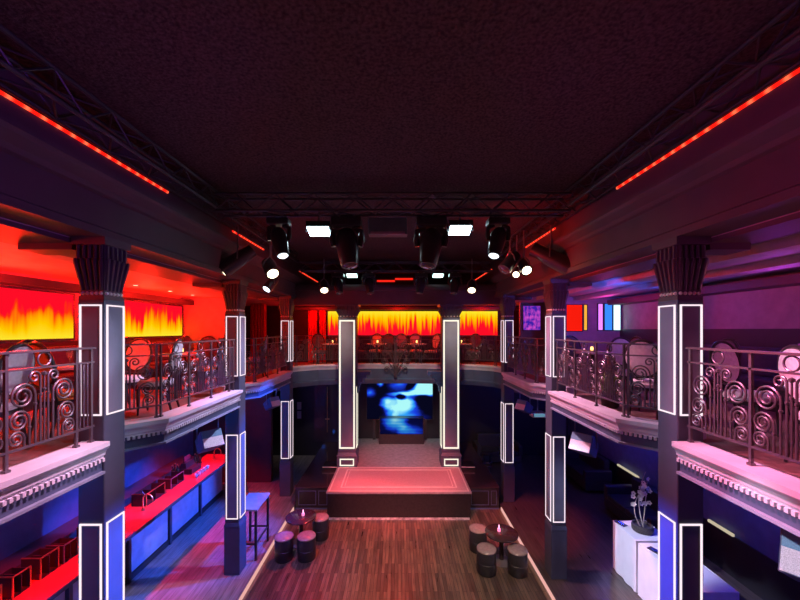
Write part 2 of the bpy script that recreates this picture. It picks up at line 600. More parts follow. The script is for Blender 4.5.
# outer walls
struct('wall_left', MB().box(WL - 0.2, WL, YF, YB, 0, BC + 0.3), M['upper_wall'])
struct('wall_right', MB().box(WR, WR + 0.2, YF, YB, 0, BC + 0.3), M['upper_wall'])
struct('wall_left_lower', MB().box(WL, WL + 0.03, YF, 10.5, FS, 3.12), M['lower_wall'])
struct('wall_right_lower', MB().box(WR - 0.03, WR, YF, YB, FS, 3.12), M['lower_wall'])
struct('wall_back', MB().box(WL - 0.2, WR + 0.2, YB, YB + 0.2, 0, HC + 0.2), M['black_wall'])
struct('wall_front', MB().box(WL - 0.2, WR + 0.2, YF - 0.2, YF, 0, HC + 0.2), M['black_wall'])
# walls that close the side galleries and the bar towards the back
struct('wall_gallery_left', MB().box(WL, -4.55, 10.0, 10.15, BF, BC), M['upper_wall'])
struct('wall_gallery_right', MB().box(4.15, WR, 9.75, 9.9, BF, BC), M['upper_wall'])
struct('wall_bar_end', MB().box(WL + 0.03, -3.7, 10.5, 10.65, FS, 3.12), mat('dark red wall paint', (0.10, 0.03, 0.035), 0.6))
struct('wall_stage_back', MB().box(WL, WR, 12.75, 12.9, 0.0, 3.12), M['black_wall'])

# hall ceiling
struct('ceiling', MB().box(WL, WR, YF, YB, HC, HC + 0.1), M['ceiling'])

# entablature on each side: face, cornice mouldings, inner lip (runs the length of the hall)
def entab(name, s, x):
    pr = [(0, ENT0), (0.03, ENT0), (0.03, ENT0 + 0.07), (0.0, ENT0 + 0.09), (0.0, 5.80), (0.03, 5.82), (0.05, 5.86), (0.13, 5.92), (0.15, 5.95), (0.15, 5.99),
          (0.09, 6.0), (0.09, 6.03), (0.02, 6.06), (0.02, HC), (-0.32, HC), (-0.32, ENT0)]
    mb = MB()
    path = [(x, YF), (x, YB)] if s < 0 else [(x, YB), (x, YF)]
    mb.sweep(pr, path)
    return struct(name, mb, M['entab'])
entab('trim_entablature_left', -1, PL)
entab('trim_entablature_right', 1, PR)
# the beams between pillar tops and outer wall, small vents on the face
struct('beam_back', MB().box(PL - 0.3, PR + 0.3, 10.12, 10.45, 5.22, 5.78), M['entab'])
struct('beam_back_cornice', MB().box(PL - 0.3, PR + 0.3, 10.02, 10.12, 5.60, 5.70), M['entab'])
for i, (s, ys) in enumerate(((-1, YLp), (1, YRp))):
    for j, y in enumerate(ys):
        x0, x1 = (PL - 0.85, PL - 0.32) if s < 0 else (PR + 0.32, PR + 0.72)
        struct('beam_gallery_%d' % (i * 3 + j + 1), MB().box(x0, x1, y, y + 0.27, 5.29, 5.355), M['entab'])
struct('trim_soffit_left', MB().box(PL - 0.98, PL - 0.32, YF, 10.0, 5.355, BC), M['entab'])
struct('trim_soffit_right', MB().box(PR + 0.32, PR + 0.80, YF, 9.75, 5.355, BC), M['entab'])
# gallery ceilings
struct('ceiling_gallery_left', MB().box(WL, PL - 0.32, YF, 10.15, BC, BC + 0.08), M['balc_ceiling'])
struct('ceiling_gallery_right', MB().box(PR + 0.32, WR, YF, 9.9, BC, BC + 0.08), M['balc_ceiling'])
struct('ceiling_gallery_back', MB().prism([(WL, 10.15), (PL - 0.33, 10.15), (PL - 0.33, 10.46), (PR + 0.33, 10.46), (PR + 0.33, 9.9), (WR, 9.9), (WR, YB), (WL, YB)], BC, BC + 0.08), M['balc_ceiling'])
struct('wall_hall_end', MB().box(PL - 0.3, PR + 0.3, 12.9, 13.0, BC + 0.08, HC), M['black_wall'])
# bulkheads along the outer walls
struct('trim_bulkhead_left', MB().box(WL, WL + 0.34, YF, 10.0, 5.19, 5.31), M['dado'])
struct('trim_bulkhead_right', MB().box(WR - 0.40, WR, YF, 9.75, 5.17, 5.30), M['entab'])
struct('trim_bulkhead_back', MB().box(-3.9, 4.9, 13.2, YB, 5.24, 5.34), M['dado'])
o = MB().box(WL + 0.06, WL + 0.10, 0.3, 9.9, 5.31, 5.335).build('added_cove_strip', M['added_cove_red'])  # unseen strip added to light the gallery ceiling red
tag(o, 'unseen red strip added to tint the ceiling, on the bulkhead above the side flame panels', 'light strip')
# coffers of the purple gallery ceiling
for i, x in enumerate((3.75, 4.75)):
    struct('beam_purple_gallery_%d' % (i + 1), MB().box(x, x + 0.28, YF, 9.75, 5.30, BC), M['balc_ceiling'])
# dado and plinth boards on the purple gallery, dark band on the flame gallery
struct('trim_dado_right', MB().box(WR - 0.05, WR, YF, 9.75, BF, 4.52), M['dado'])
struct('trim_dado_left', MB().box(WL, WL + 0.05, YF, 10.0, BF, 4.30), M['dado'])
struct('trim_dado_right_lower', MB().box(WR - 0.05, WR - 0.03, YF, YB - 0.8, FS, 0.80), M['black_wall'])
struct('trim_dado_back', MB().box(-5, 5, YB - 0.05, YB, BF, 4.26), M['dado'])

# ------------------------------------------------------------------ balcony slabs, ledges, railings
def side_paths(s, face, ys):
    """edge polylines of each bay, in travel order so the hall lies on the right-hand side of the path"""
    bays = []
    o = lambda d: face + s * d
    bays.append([(o(-0.08), YF + 0.02), (o(-0.08), ys[0] - 0.03)])
    for a, b in ((ys[0], ys[1]), (ys[1], ys[2])):
        y0 = a + PD + 0.05
        bays.append([(o(0.42), y0), (o(0.40), y0 + 0.04), (o(-0.08), y0 + 0.55), (o(-0.08), b - 0.03)])
    if s > 0:
        bays = [list(reversed(p)) for p in bays]
    return bays
# hall lies to the right when travelling +Y on the left side: right normal of (0,1) is (1,0) -> towards +X  (ok)
BAYS_L = side_paths(-1, PL, YLp)
BAYS_R = side_paths(1, PR, YRp)
bx0, bx1 = PL - 0.42, PR + 0.42
BACK = [(bx0, 10.02), (bx0 + 0.35, 10.75), (-2.45, 11.15), (-1.7, 11.36), (-0.85, 11.47), (-0.07, 11.5), (0.71, 11.47), (1.56, 11.36), (2.31, 11.15), (bx1 - 0.35, 10.75), (bx1, 9.72)]

slab = MB()
mL = MB().box(WL, bx0, YF, 10.02, 3.13, BF)
for p in BAYS_L:
    poly = list(p)
    mL.prism([(bx0, p[0][1])] + [(x, y) for x, y in offset_path(p, -0.1)] + [(bx0, p[-1][1])], 3.13, BF)
struct('floor_gallery_left', mL, M['carpet_up'])
mR = MB().box(bx1, WR, YF, 9.72, 3.13, BF)
for p in BAYS_R:
    mR.prism([(bx1, p[0][1])] + [(x, y) for x, y in offset_path(p, -0.1)] + [(bx1, p[-1][1])], 3.13, BF)
struct('floor_gallery_right', mR, M['carpet_up'])
bk = offset_path(BACK, -0.1)
struct('floor_gallery_back', MB().prism([(WL, 10.02), (bx0, 10.02)] + bk + [(bx1, 9.72), (WR, 9.72), (WR, YB), (WL, YB)], 3.13, BF), M['carpet_up'])

LEDGE_PROF = [(-0.27, BF - 0.02), (-0.27, LEDGE), (0.0, LEDGE), (0.0, 3.375), (-0.012, 3.355), (-0.03, 3.34), (-0.042, 3.315), (-0.045, 3.29), (-0.06, 3.28), (-0.06, 3.26), (-0.10, 3.26)]
FASC_PROF = [(-0.10, 3.12), (-0.10, 3.26), (-0.08, 3.26), (-0.08, 3.12)]
TRIM_PROF = [(-0.10, 3.105), (-0.10, 3.13), (-0.045, 3.13), (-0.045, 3.105)]
tn = 0
def ledge(path, closed_ends=True, dent=True):
    global tn
    tn += 1
    mb = MB().sweep(LEDGE_PROF, path)
    if dent:
        dp = offset_path(path, -0.06)
        for a, b in zip(dp[:-1], dp[1:]):
            a, b = Vector(a), Vector(b)
            L = (b - a).length
            n = max(1, int(L / 0.046))
            d = (b - a).normalized()
            ang = math.atan2(d.y, d.x)
            for k in range(n):
                c = a + d * ((k + 0.5) * L / n)
                mt = Matrix.Translation((c.x, c.y, 0)) @ Matrix.Rotation(ang, 4, 'Z')
                mb.box(-0.013, 0.013, -0.02, 0.022, 3.228, 3.262, mt)
    struct('trim_ledge_%d' % tn, mb, M['ledge'])
    struct('trim_fascia_%d' % tn, MB().sweep(FASC_PROF, path), M['fascia'])
    struct('trim_edge_%d' % tn, MB().sweep(TRIM_PROF, path), M['fascia_trim'])
for p in BAYS_L + BAYS_R:
    ledge(p)
# the back balcony front is deeper: ledge, slate frieze and a lower roll
tn += 1
struct('trim_ledge_%d' % tn, MB().sweep(LEDGE_PROF, BACK), M['ledge'])
struct('trim_fascia_%d' % tn, MB().sweep([(-0.14, 2.78), (-0.14, 3.26), (-0.08, 3.26), (-0.08, 2.95), (-0.05, 2.93), (-0.05, 2.90), (-0.10, 2.78)], BACK), M['fascia'])
# beams under the galleries (dark soffit band behind the fascia)
# railings -----------------------------------------------------------
RB, R2, RT = 3.57, 4.19, 4.325
PW = 0.62
def scroll_path(x0, zc, r, turns, s, z0=0.0, n=30, end=0.22):
    """stem rising at x0 then curling away (towards s) around a centre at x0+s*r"""
    pts = [(x0, 0, z0), (x0, 0, (z0 + zc) * 0.5), (x0, 0, zc)]
    cx = x0 + s * r
    for i in range(1, n + 1):
        t = i / n
        a = PI - t * turns * 2 * PI
        rr = r * (1 - (1 - end) * t)
        pts.append((cx + s * math.cos(a) * rr, 0, zc + math.sin(a) * rr))
    return pts
def bead(mb, x, z, r=0.014):
    mb.lathe([(0.004, -r), (r, -r * 0.5), (r, r * 0.5), (0.004, r)], 6, (x, 0, z))
SC = []
H = R2 - RB
for s in (-1, 1):
    for (x0, zc, r, turns, bz) in ((0.034, H - 0.075, 0.052, 1.35, 0.40), (0.078, 0.405, 0.103, 2.2, 0.33), (0.128, 0.215, 0.084, 2.1, 0.15), (0.170, 0.078, 0.063, 1.9, None)):
        mb = MB().tube(scroll_path(s * x0, zc, r, turns, s, n=40), 0.009, 6)
        if bz: bead(mb, s * x0, bz)
        SC.append(mb.mesh('scroll', True))
me_centre = MB()
me_centre.tube([(0, 0, 0), (0, 0, H - 0.06)], 0.007, 6)
bead(me_centre, 0, 0.44)
bead(me_centre, 0, H - 0.05, 0.02)
me_centre = me_centre.mesh('baluster', True)
me_ring = MB().tube([(0.055 * math.cos(2 * PI * k / 20), 0, H + 0.068 + 0.055 * math.sin(2 * PI * k / 20)) for k in range(20)], 0.0075, 6, closed=True).mesh('ring', True)
me_bar = MB().tube([(0, 0, 0), (0, 0, H)], 0.008, 6).mesh('baluster', True)
me_post = MB().box(-0.011, 0.011, -0.011, 0.011, LEDGE - RB, RT - RB - 0.01).box(-0.02, 0.02, -0.02, 0.02, LEDGE - RB, LEDGE - RB + 0.02).mesh('post')
for me in SC + [me_centre, me_ring, me_bar, me_post]:
    me.materials.append(M['iron'])
def inst(me, name, parent, loc, rz, sx=1.0):
    o = bpy.data.objects.new(name, me)
    COL.objects.link(o)
    o.parent = parent
    o.location = loc
    o.rotation_euler = (0, 0, rz)
    o.scale = (sx, 1, 1)
    return o
def railing(edge, label, end_bars=0.0, u=-0.16, cut=None, group='wrought iron balcony railings'):
    path = offset_path(edge, u)
    base = (path[0][0], path[0][1], LEDGE)
    t = thing('balcony_railing', label, 'railing', base, 0, group, world=True)
    mb = MB().sweep([(-0.026, RT - 0.008), (-0.026, RT + 0.004), (-0.016, RT + 0.012), (0.016, RT + 0.012), (0.026, RT + 0.004), (0.026, RT - 0.008)], path)
    mb.build('top_rail', M['iron'], t)
    MB().sweep([(-0.011, R2 - 0.008), (-0.011, R2 + 0.008), (0.011, R2 + 0.008), (0.011, R2 - 0.008)], path).build('middle_rail', M['iron'], t)
    MB().sweep([(-0.013, RB - 0.009), (-0.013, RB + 0.009), (0.013, RB + 0.009), (0.013, RB - 0.009)], path).build('bottom_rail', M['iron'], t)
    segs = []
    posts = []
    for a, b in zip(path[:-1], path[1:]):
        a, b = Vector(a), Vector(b)
        if (b - a).length > 0.2:
            segs.append((a, b))
    for (a, b) in segs:
        d = (b - a)
        L = d.length
        d.normalize()
        ang = math.atan2(d.y, d.x)
        s0 = 0.03
        room = L - 0.06
        bars = 0.0
        n = max(1, int((room + 0.2) / PW))
        if end_bars and room > 1.2:
            bars = min(end_bars, 0.16)
        w = (room - bars) / n
        def loc(q):
            p = a + d * q - Vector(base[:2])
            return (p.x, p.y, RB - LEDGE)
        rev = end_bars < 0
        q0 = s0 + (bars if rev else 0)
        for k in range(n + 1):
            posts.append((loc(q0 + k * w), ang))
        for k in range(n):
            c = loc(q0 + (k + 0.5) * w)
            sx = w / PW
            for me in SC:
                inst(me, 'scroll', t, c, ang, sx)
            inst(me_centre, 'baluster', t, c, ang)
            inst(me_ring, 'ring', t, c, ang)
        if bars:
            q1 = q0 + n * w
            for k in range(1, 4):
                inst(me_bar, 'baluster', t, loc(q1 + k * bars / 4), ang)
            posts.append((loc(q1 + bars), ang))
    for p, ang in posts:
        inst(me_post, 'post', t, p, ang)
    return t
BAYS_L[0] = [(PL + 0.08, 0.9), BAYS_L[0][1]]
BAYS_R[0] = [BAYS_R[0][0], (PR - 0.08, 0.9)]
railing(BAYS_L[0], 'scrolled iron railing on the flame-lit balcony, between the viewer and its first pillar', 0.16)
railing(BAYS_L[1], 'scrolled iron railing above the bar, between first and second pillars of the flame-lit balcony', 0.16)
railing(BAYS_L[2], 'short scrolled railing above the bar end, between second and third pillars of the flame-lit balcony')
railing(BAYS_R[0], 'pink-lit scrolled iron railing on the purple balcony, between the viewer and its first pillar', 0.16)
railing(BAYS_R[1], 'scrolled iron railing on the purple balcony with a potted bush behind it')
railing(BAYS_R[2], 'short scrolled railing on the purple balcony, between its second and third pillars')
railing(BACK[:6], 'curved iron railing of the back balcony, from the bar side to the central crest')
railing(BACK[5:], 'curved iron railing of the back balcony, from the central crest to the purple side')

# crest at the middle of the back balcony
cx, cy = -0.07, 11.62
t = thing('balcony_crest', 'wrought iron crest of fanned scrolls on the middle of the back balcony', 'ornament', (cx, 11.53, 2.95), 0, None, world=True)
for s in (-1, 1):
    for (x0, zt, r) in ((0.05, 4.0, 0.13), (0.12, 3.75, 0.12), (0.16, 3.5, 0.11), (0.10, 3.25, 0.09)):
        pts = [(cx + s * 0.02, 11.45, 3.0)]
        for i in range(1, 8):
            k = i / 7
            pts.append((cx + s * (0.02 + (x0 + 0.08) * k * k), 11.45, 3.0 + (zt - 3.0) * k))
        ex = pts[-1]
        for i in range(1, 18):
            a = PI - i / 17 * 1.5 * 2 * PI
            rr = r * (1 - 0.7 * i / 17)
            pts.append((ex[0] + s * (r + math.cos(a) * rr), 11.45, ex[2] + math.sin(a) * rr))
        MB().tube(pts, 0.016, 6).build('scroll', M['iron'], t, True)
mb = MB().tube([(cx, 11.44, 2.97), (cx, 11.44, 4.12)], 0.018, 6)
mb.build('stem', M['iron'], t, True)
MB().tube([(cx + 0.10 * math.cos(2 * PI * k / 20), 11.44, 4.16 + 0.10 * math.sin(2 * PI * k / 20)) for k in range(20)], 0.014, 6, True).build('ring', M['iron'], t, True)

# ------------------------------------------------------------------ pillars
def frame_strip(mb, axis, pos, a0, a1, z0, z1, out, w=0.014, th=0.012):
    """rectangular light strip on a face; axis 'x' face normal along x at x=pos, axis 'y' normal along y"""
    lo, hi = (pos, pos + out * th) if out > 0 else (pos + out * th, pos)
    for (p0, p1, q0, q1) in ((a0, a1, z0, z0 + w), (a0, a1, z1 - w, z1), (a0, a0 + w, z0 + w, z1 - w), (a1 - w, a1, z0 + w, z1 - w)):
        if axis == 'x':
            mb.box(lo, hi, p0, p1, q0, q1)
        else:
            mb.box(p0, p1, lo, hi, q0, q1)
def capital(t, x0, x1, y0, y1, z0, z1, big=False):
    c = ((x0 + x1) / 2, (y0 + y1) / 2)
    hx, hy = (x1 - x0) / 2, (y1 - y0) / 2
    h = z1 - z0
    k = MB()
    k.frustum(c, (hx, hy), (hx, hy), z0, z0 + h * 0.07)
    k.frustum(c, (hx * 0.92, hy * 0.92), (hx * 0.92, hy * 0.92), z0 + h * 0.07, z0 + h * 0.16)
    k.frustum(c, (hx * 0.90, hy * 0.90), (hx * 1.22, hy * 1.22), z0 + h * 0.16, z0 + h * 0.60)
    k.frustum(c, (hx * 1.22, hy * 1.22), (hx * 1.22, hy * 1.22), z0 + h * 0.60, z0 + h * 0.66)
    k.frustum(c, (hx * 1.10, hy * 1.10), (hx * 1.10, hy * 1.10), z0 + h * 0.66, z0 + h * 0.88)
    k.frustum(c, (hx * 1.30, hy * 1.30), (hx * 1.34, hy * 1.34), z0 + h * 0.88, z1)
    ob = k.build('capital', M['capital'], t)
    f = MB()
    n = 5
    for i in range(n):
        q = -0.8 + 1.6 * i / (n - 1)
        for (dx, dy) in ((0, -1), (0, 1), (1, 0), (-1, 0)):
            def pt(fr, z):
                e = fr
                if dx == 0:
                    return (c[0] + q * hx * e, c[1] + dy * hy * (e + 0.02), z)
                return (c[0] + dx * hx * (e + 0.02), c[1] + q * hy * e, z)
            f.tube([pt(0.92, z0 + h * 0.17), pt(0.99, z0 + h * 0.3), pt(1.10, z0 + h * 0.45), pt(1.22, z0 + h * 0.60), pt(1.30, z0 + h * 0.66)], [0.014, 0.017, 0.02, 0.022, 0.01], 6)
            f.tube([pt(1.12, z0 + h * 0.67), pt(1.12, z0 + h * 0.87)], 0.017, 6)
    f.build('fluting', M['capital'], ob, True, origin=t['_o'])
    b = MB()
    for i in range(5):
        q = -0.8 + 1.6 * i / 4
        for (dx, dy) in ((0, -1), (0, 1), (1, 0), (-1, 0)):
            b.lathe([(0.003, -0.018), (0.016, -0.01), (0.018, 0), (0.016, 0.01), (0.003, 0.018)], 8,
                    (c[0] + (dx * hx * 0.95 if dx else q * hx * 0.9), c[1] + (dy * hy * 0.95 if dy else q * hy * 0.9), z0 + h * 0.115))
    b.build('bead_band', M['pad_cream'], ob, True, origin=t['_o'])
def pillar(x0, x1, y0, label, inner, group):
    y1 = y0 + PD
    t = thing('pillar', label, 'pillar', ((x0 + x1) / 2, (y0 + y1) / 2, FS), 0, group, world=True)
    tag(t, kind='thing')
    e = 0.012
    MB().box(x0, x1, y0, y1, 1.0, 4.80).build('shaft', M['pillar'], t, bevel=0.012)
    p = MB().box(x0 - e, x1 + e, y0 - e, y1 + e, FS, 0.93)
    p.frustum(((x0 + x1) / 2, (y0 + y1) / 2), ((x1 - x0) / 2 + 0.02, PD / 2 + 0.02), ((x1 - x0) / 2, PD / 2), 0.93, 1.0)
    p.build('plinth', M['pillar'], t, bevel=0.008)
    xi = x1 if inner > 0 else x0
    for (z0, z1) in ((1.07, 2.60), (3.66, 4.75)):
        m = 0.022
        fr = MB()
        frame_strip(fr, 'y', y0, x0 + m, x1 - m, z0, z1, -1)
        fo = fr.build('light_frame', M['led_white'], t)
        MB().box(x0 + m + 0.02, x1 - m - 0.02, y0 - 0.006, y0, z0 + 0.02, z1 - 0.02).build('panel', M['pillar_panel'], t)
        fr = MB()
        frame_strip(fr, 'x', xi, y0 + m, y1 - m, z0, z1, inner)
        fr.build('light_frame', M['led_white'], t)
        a = sorted((xi, xi + inner * 0.006))
        MB().box(a[0], a[1], y0 + m + 0.02, y1 - m - 0.02, z0 + 0.02, z1 - 0.02).build('panel', M['pillar_panel'], t)
    capital(t, x0 + 0.005, x1 - 0.005, y0 + 0.005, y1 - 0.005, 4.79, ENT0)
    return t
ordw = ('first', 'second', 'third')
for i, y in enumerate(YLp):
    pillar(PL - 0.26, PL, y, ('%s pillar from the viewer on the bar side, slate with glowing frames' % ordw[i]), 1, 'side pillars')
for i, y in enumerate(YRp):
    pillar(PR, PR + 0.26, y, ('%s pillar from the viewer on the buffet side, slate with glowing frames' % ordw[i]), -1, 'side pillars')
def stage_pillar(x0, x1, label, inner):
    y0, y1 = 10.1, 10.55
    t = thing('stage_pillar', label, 'pillar', ((x0 + x1) / 2, (y0 + y1) / 2, 0.66), 0, 'stage pillars', world=True)
    MB().box(x0, x1, y0, y1, 1.0, 4.86).build('shaft', M['pillar'], t, bevel=0.012)
    p = MB().box(x0 - 0.03, x1 + 0.03, y0 - 0.03, y1 + 0.03, 0.662, 0.97)
    p.frustum(((x0 + x1) / 2, (y0 + y1) / 2), ((x1 - x0) / 2 + 0.045, 0.27), ((x1 - x0) / 2, 0.225), 0.97, 1.06)
    po = p.build('plinth', M['pillar'], t)
    fr = MB()
    frame_strip(fr, 'y', y0, x0 + 0.03, x1 - 0.03, 1.17, 4.78, -1, w=0.042)
    fr.build('light_frame', M['led_warm'], t)
    MB().box(x0 + 0.075, x1 - 0.075, y0 - 0.006, y0, 1.22, 4.73).build('panel', M['pillar_panel'], t)
    fr = MB()
    frame_strip(fr, 'y', y0 - 0.03, x0 + 0.05, x1 - 0.05, 0.70, 0.90, -1, w=0.03)
    fr.build('plinth_light_frame', M['led_warm'], po, origin=t['_o'])
    xi = x1 if inner > 0 else x0
    fr = MB()
    frame_strip(fr, 'x', xi, y0 + 0.05, y1 - 0.05, 1.17, 2.9, inner, w=0.03)
    fr.build('light_frame', M['led_warm'], t)
    # corbel under the back balcony
    co = MB()
    xa = xi
    for k in range(6):
        a = k / 5
        d = 0.06 + 0.34 * a * a
        q = sorted((xa + inner * 0.004, xa + inner * d))
        co.box(q[0], q[1], y0 + 0.08, y1 - 0.04, 2.72 + 0.10 * k, 2.82 + 0.10 * k)
    co.build('corbel', M['fascia'], t, bevel=0.01)
    capital(t, x0, x1, y0, y1, 4.84, 5.22)
stage_pillar(-1.68, -1.18, 'tall stage pillar on the bar side of the red stage, warm glowing frame', 1)
stage_pillar(1.24, 1.74, 'tall stage pillar on the buffet side of the red stage, warm glowing frame', -1)

# ------------------------------------------------------------------ LED strips at the top of the hall
for s, xx, z, lab in ((-1, PL + 0.03, 6.205, 'the bar side'), (1, PR - 0.03, 6.255, 'the buffet side')):
    for (y0, y1, w) in ((0.6, 4.46, 'nearest the viewer'), (6.2, 7.65, 'beyond the first cross truss'), (10.4, 12.8, 'beyond the second cross truss')):
        o = MB().box(xx - 0.008, xx + 0.008, y0, y1, z - 0.012, z + 0.012).build('ceiling_light_strip', M['led_red'])
        w = w.replace('nearest the viewer', 'before the first cross truss')
        tag(o, 'red dotted light strip under the ceiling on %s, %s' % (lab, w), 'light strip', 'red ceiling strips')

# ------------------------------------------------------------------ trusses
def truss(name, axis, a0, a1, c0, c1, z0, z1, label):
    """box truss along axis 'y' or 'x'; c0..c1 is the cross extent"""
    mid = ((c0 + c1) / 2, (a0 + a1) / 2) if axis == 'y' else ((a0 + a1) / 2, (c0 + c1) / 2)
    t = thing(name, label, 'truss', (mid[0], mid[1], z0), 0, 'lighting trusses', world=True)
    def pt(a, c, z):
        return (c, a, z) if axis == 'y' else (a, c, z)
    for c in (c0, c1):
        for z in (z0, z1):
            MB().tube([pt(a0, c, z), pt(a1, c, z)], 0.019, 8).build('chord', M['truss'], t, True)
    n = int((a1 - a0) / 0.27)
    for (p, q) in (((c0, z0), (c1, z0)), ((c0, z1), (c1, z1)), ((c0, z0), (c0, z1)), ((c1, z0), (c1, z1))):
        pts = []
        for k in range(n + 1):
            e = p if k % 2 == 0 else q
            pts.append(pt(a0 + (a1 - a0) * k / n, e[0], e[1]))
        mb = MB()
        for g, h in zip(pts[:-1], pts[1:]):
            mb.tube([g, h], 0.009, 5)
        mb.build('lacing', M['truss'], t, True)
    return t
truss('hanging_truss', 'y', YF + 0.2, 9.2, -2.80, -2.56, 6.23, 6.45, 'black box truss under the ceiling along the bar side')
truss('hanging_truss', 'y', YF + 0.2, 9.2, 2.42, 2.66, 6.27, 6.49, 'black box truss under the ceiling along the buffet side')
truss('hanging_truss', 'x', -2.54, 2.40, 5.0, 5.24, 6.16, 6.40, 'first black cross truss under the ceiling, carrying the large moving heads')
truss('hanging_truss', 'x', -2.54, 2.40, 9.2, 9.42, 6.02, 6.24, 'second black cross truss under the ceiling, above the stage front')

# ------------------------------------------------------------------ stage lights
def orient(loc, d):
    return Matrix.Translation(loc) @ Vector(d).to_track_quat('-Z', 'Y').to_matrix().to_4x4()
def flood(px, py, Y, w, h, label, big=True):
    c = P(px, py, Y)
    t = thing('hanging_flood_light', label, 'flood light', c, 0, 'ceiling flood lights', world=True)
    mt = orient(c, (0.0, -0.32, -1.0))
    MB().box(-w / 2, w / 2, -h / 2, h / 2, 0.02, 0.12, mt).build('housing', M['fixture'], t, bevel=0.01)
    MB().box(-w * 0.44, w * 0.44, -h * 0.42, h * 0.42, -0.002, 0.02, mt).build('lamp_face', M['flood' if big else 'flood_small'], t)
    for s in (-1, 1):
        MB().box(s * (w / 2 + 0.015) - 0.012, s * (w / 2 + 0.015) + 0.012, -0.02, 0.02, 0.0, 0.2, mt).build('bracket', M['fixture_grey'], t)
    top = HC - 0.002
    MB().tube([c + Vector((0, 0, 0.16)), (c.x, c.y, top)], 0.014, 6).build('hanger', M['fixture_grey'], t)
    return c
fc1 = flood(319, 232, 6.05, 0.40, 0.30, 'bright flood light under the ceiling beside the moving head on the bar side')
fc2 = flood(460, 231, 6.05, 0.40, 0.30, 'bright flood light under the ceiling beside the moving head on the buffet side')
fc3 = flood(352, 276, 10.0, 0.32, 0.24, 'small flood light above the stage pillar on the bar side', False)
fc4 = flood(438, 276, 10.0, 0.32, 0.24, 'small flood light above the stage pillar on the buffet side', False)

def moving_head(px, ytop, ybot, Y, label, tilt, k=1.0, lensmat=None, hang=None):
    top = P(px, ytop, Y)
    bot = P(px, ybot, Y)
    hgt = top.z - bot.z
    t = thing('moving_head_spotlight', label, 'spotlight', top, 0, 'hanging moving heads', world=True)
    x, y, z = top
    W = 0.21 * k
    MB().box(x - W, x + W, y - 0.14 * k, y + 0.14 * k, z - 0.13 * k, z).build('base', M['fixture'], t, bevel=0.015)
    MB().tube([(x - W * 0.5, y, z), (x - W * 0.5, y, z + 0.05 * k)], 0.02, 8).tube([(x + W * 0.5, y, z), (x + W * 0.5, y, z + 0.05 * k)], 0.02, 8).build('clamp', M['fixture_grey'], t)
    yz = z - 0.13 * k
    pz = z - hgt * 0.48
    yo = MB()
    for s in (-1, 1):
        pts = [(x + s * W * 0.35, y, yz), (x + s * W * 0.95, y, yz - 0.05 * k), (x + s * W * 0.98, y, pz + 0.02), (x + s * W * 0.9, y, pz - 0.06 * k)]
        yo.tube(pts, [0.035 * k, 0.045 * k, 0.05 * k, 0.04 * k], 8)
    yo.build('yoke', M['fixture'], t, True)
    d = Vector((math.sin(tilt) * 0.6, -0.25, -1)).normalized()
    mt = orient((x, y, pz), d)
    L = hgt * 0.52
    hd = MB().lathe([(0.03 * k, 0.20 * k), (0.11 * k, 0.17 * k), (0.155 * k, 0.08 * k), (0.16 * k, -0.05 * k), (0.135 * k, -L * 0.75), (0.12 * k, -L), (0.10 * k, -L)], 18, (0, 0, 0), mt)
    h = hd.build('head', M['fixture'], t, True)
    MB().lathe([(0.098 * k, -L - 0.004), (0.06 * k, -L - 0.025), (0.01, -L - 0.03)], 18, (0, 0, 0), mt).build('lens', lensmat or M['lens_dark'], h, True, origin=t['_o'])
    return top
moving_head(347, 219, 268, 5.12, 'large black moving head beside the flood light on the bar side of the first truss', 0.25)
moving_head(431, 219, 268, 5.12, 'large black moving head beside the flood light on the buffet side of the first truss', -0.25)
moving_head(279, 219, 258, 5.12, 'black moving head with white lens under the first truss, end towards the bar', 0.5, 0.72, M['lamp_white'])
moving_head(498, 219, 258, 5.12, 'black moving head with white lens under the first truss, end towards the buffet', -0.5, 0.72, M['lamp_white'])
for i, (px, w) in enumerate(((338, 'first'), (369, 'second'), (421, 'third'), (455, 'fourth'))):
    moving_head(px, 273.5, 294, 9.3, '%s small moving head from the bar side under the second cross truss' % w, 0.3 if px < 398 else -0.3, 0.75)

def par_can(px, py, Y, d, L, r, label, lens, hz=None):
    c = P(px, py, Y)
    t = thing('spotlight_can', label, 'spotlight', c, 0, 'spotlight cans on the side trusses', world=True)
    mt = orient(c, d)
    b = MB().lathe([(r * 0.4, L * 0.5), (r * 0.85, L * 0.47), (r * 0.9, L * 0.2), (r, -L * 0.1), (r * 1.05, -L * 0.5), (r * 0.9, -L * 0.5)], 18, (0, 0, 0), mt).build('barrel', M['fixture'], t, True)
    MB().lathe([(r * 0.88, -L * 0.49), (r * 0.5, -L * 0.5 - 0.012), (0.005, -L * 0.5 - 0.016)], 18, (0, 0, 0), mt).build('lens', lens, b, True, origin=t['_o'])
    top = Vector((c.x, c.y, 6.24))
    a = mt @ Vector((r + 0.012, 0, 0.0))
    e = mt @ Vector((-r - 0.012, 0, 0.0))
    m2 = c + Vector((0, 0, r * 1.7))
    MB().tube([a, a.lerp(m2, 0.55) + (a - c) * 0.25, m2, e.lerp(m2, 0.55) + (e - c) * 0.25, e], 0.012, 6).build('yoke', M['fixture_grey'], t, True)
    if top.z - m2.z > 0.02:
        MB().tube([m2, top], 0.013, 6).build('hanger', M['fixture_grey'], t, True)
    return c
par_can(238, 260, 6.0, (-0.9, -0.3, -0.75), 0.62, 0.13, 'long black spotlight can hanging at the bar side, aimed at the flame-lit balcony', M['lamp_warm'])
par_can(551, 258, 6.0, (0.75, -0.45, -0.55), 0.72, 0.14, 'long black spotlight can hanging at the buffet side, aimed at the purple balcony', M['lamp_warm'])
par_can(270, 268, 6.3, (0.5, -0.55, -0.7), 0.34, 0.12, 'lit spotlight can beside the long can on the bar side', M['lamp_warm'])
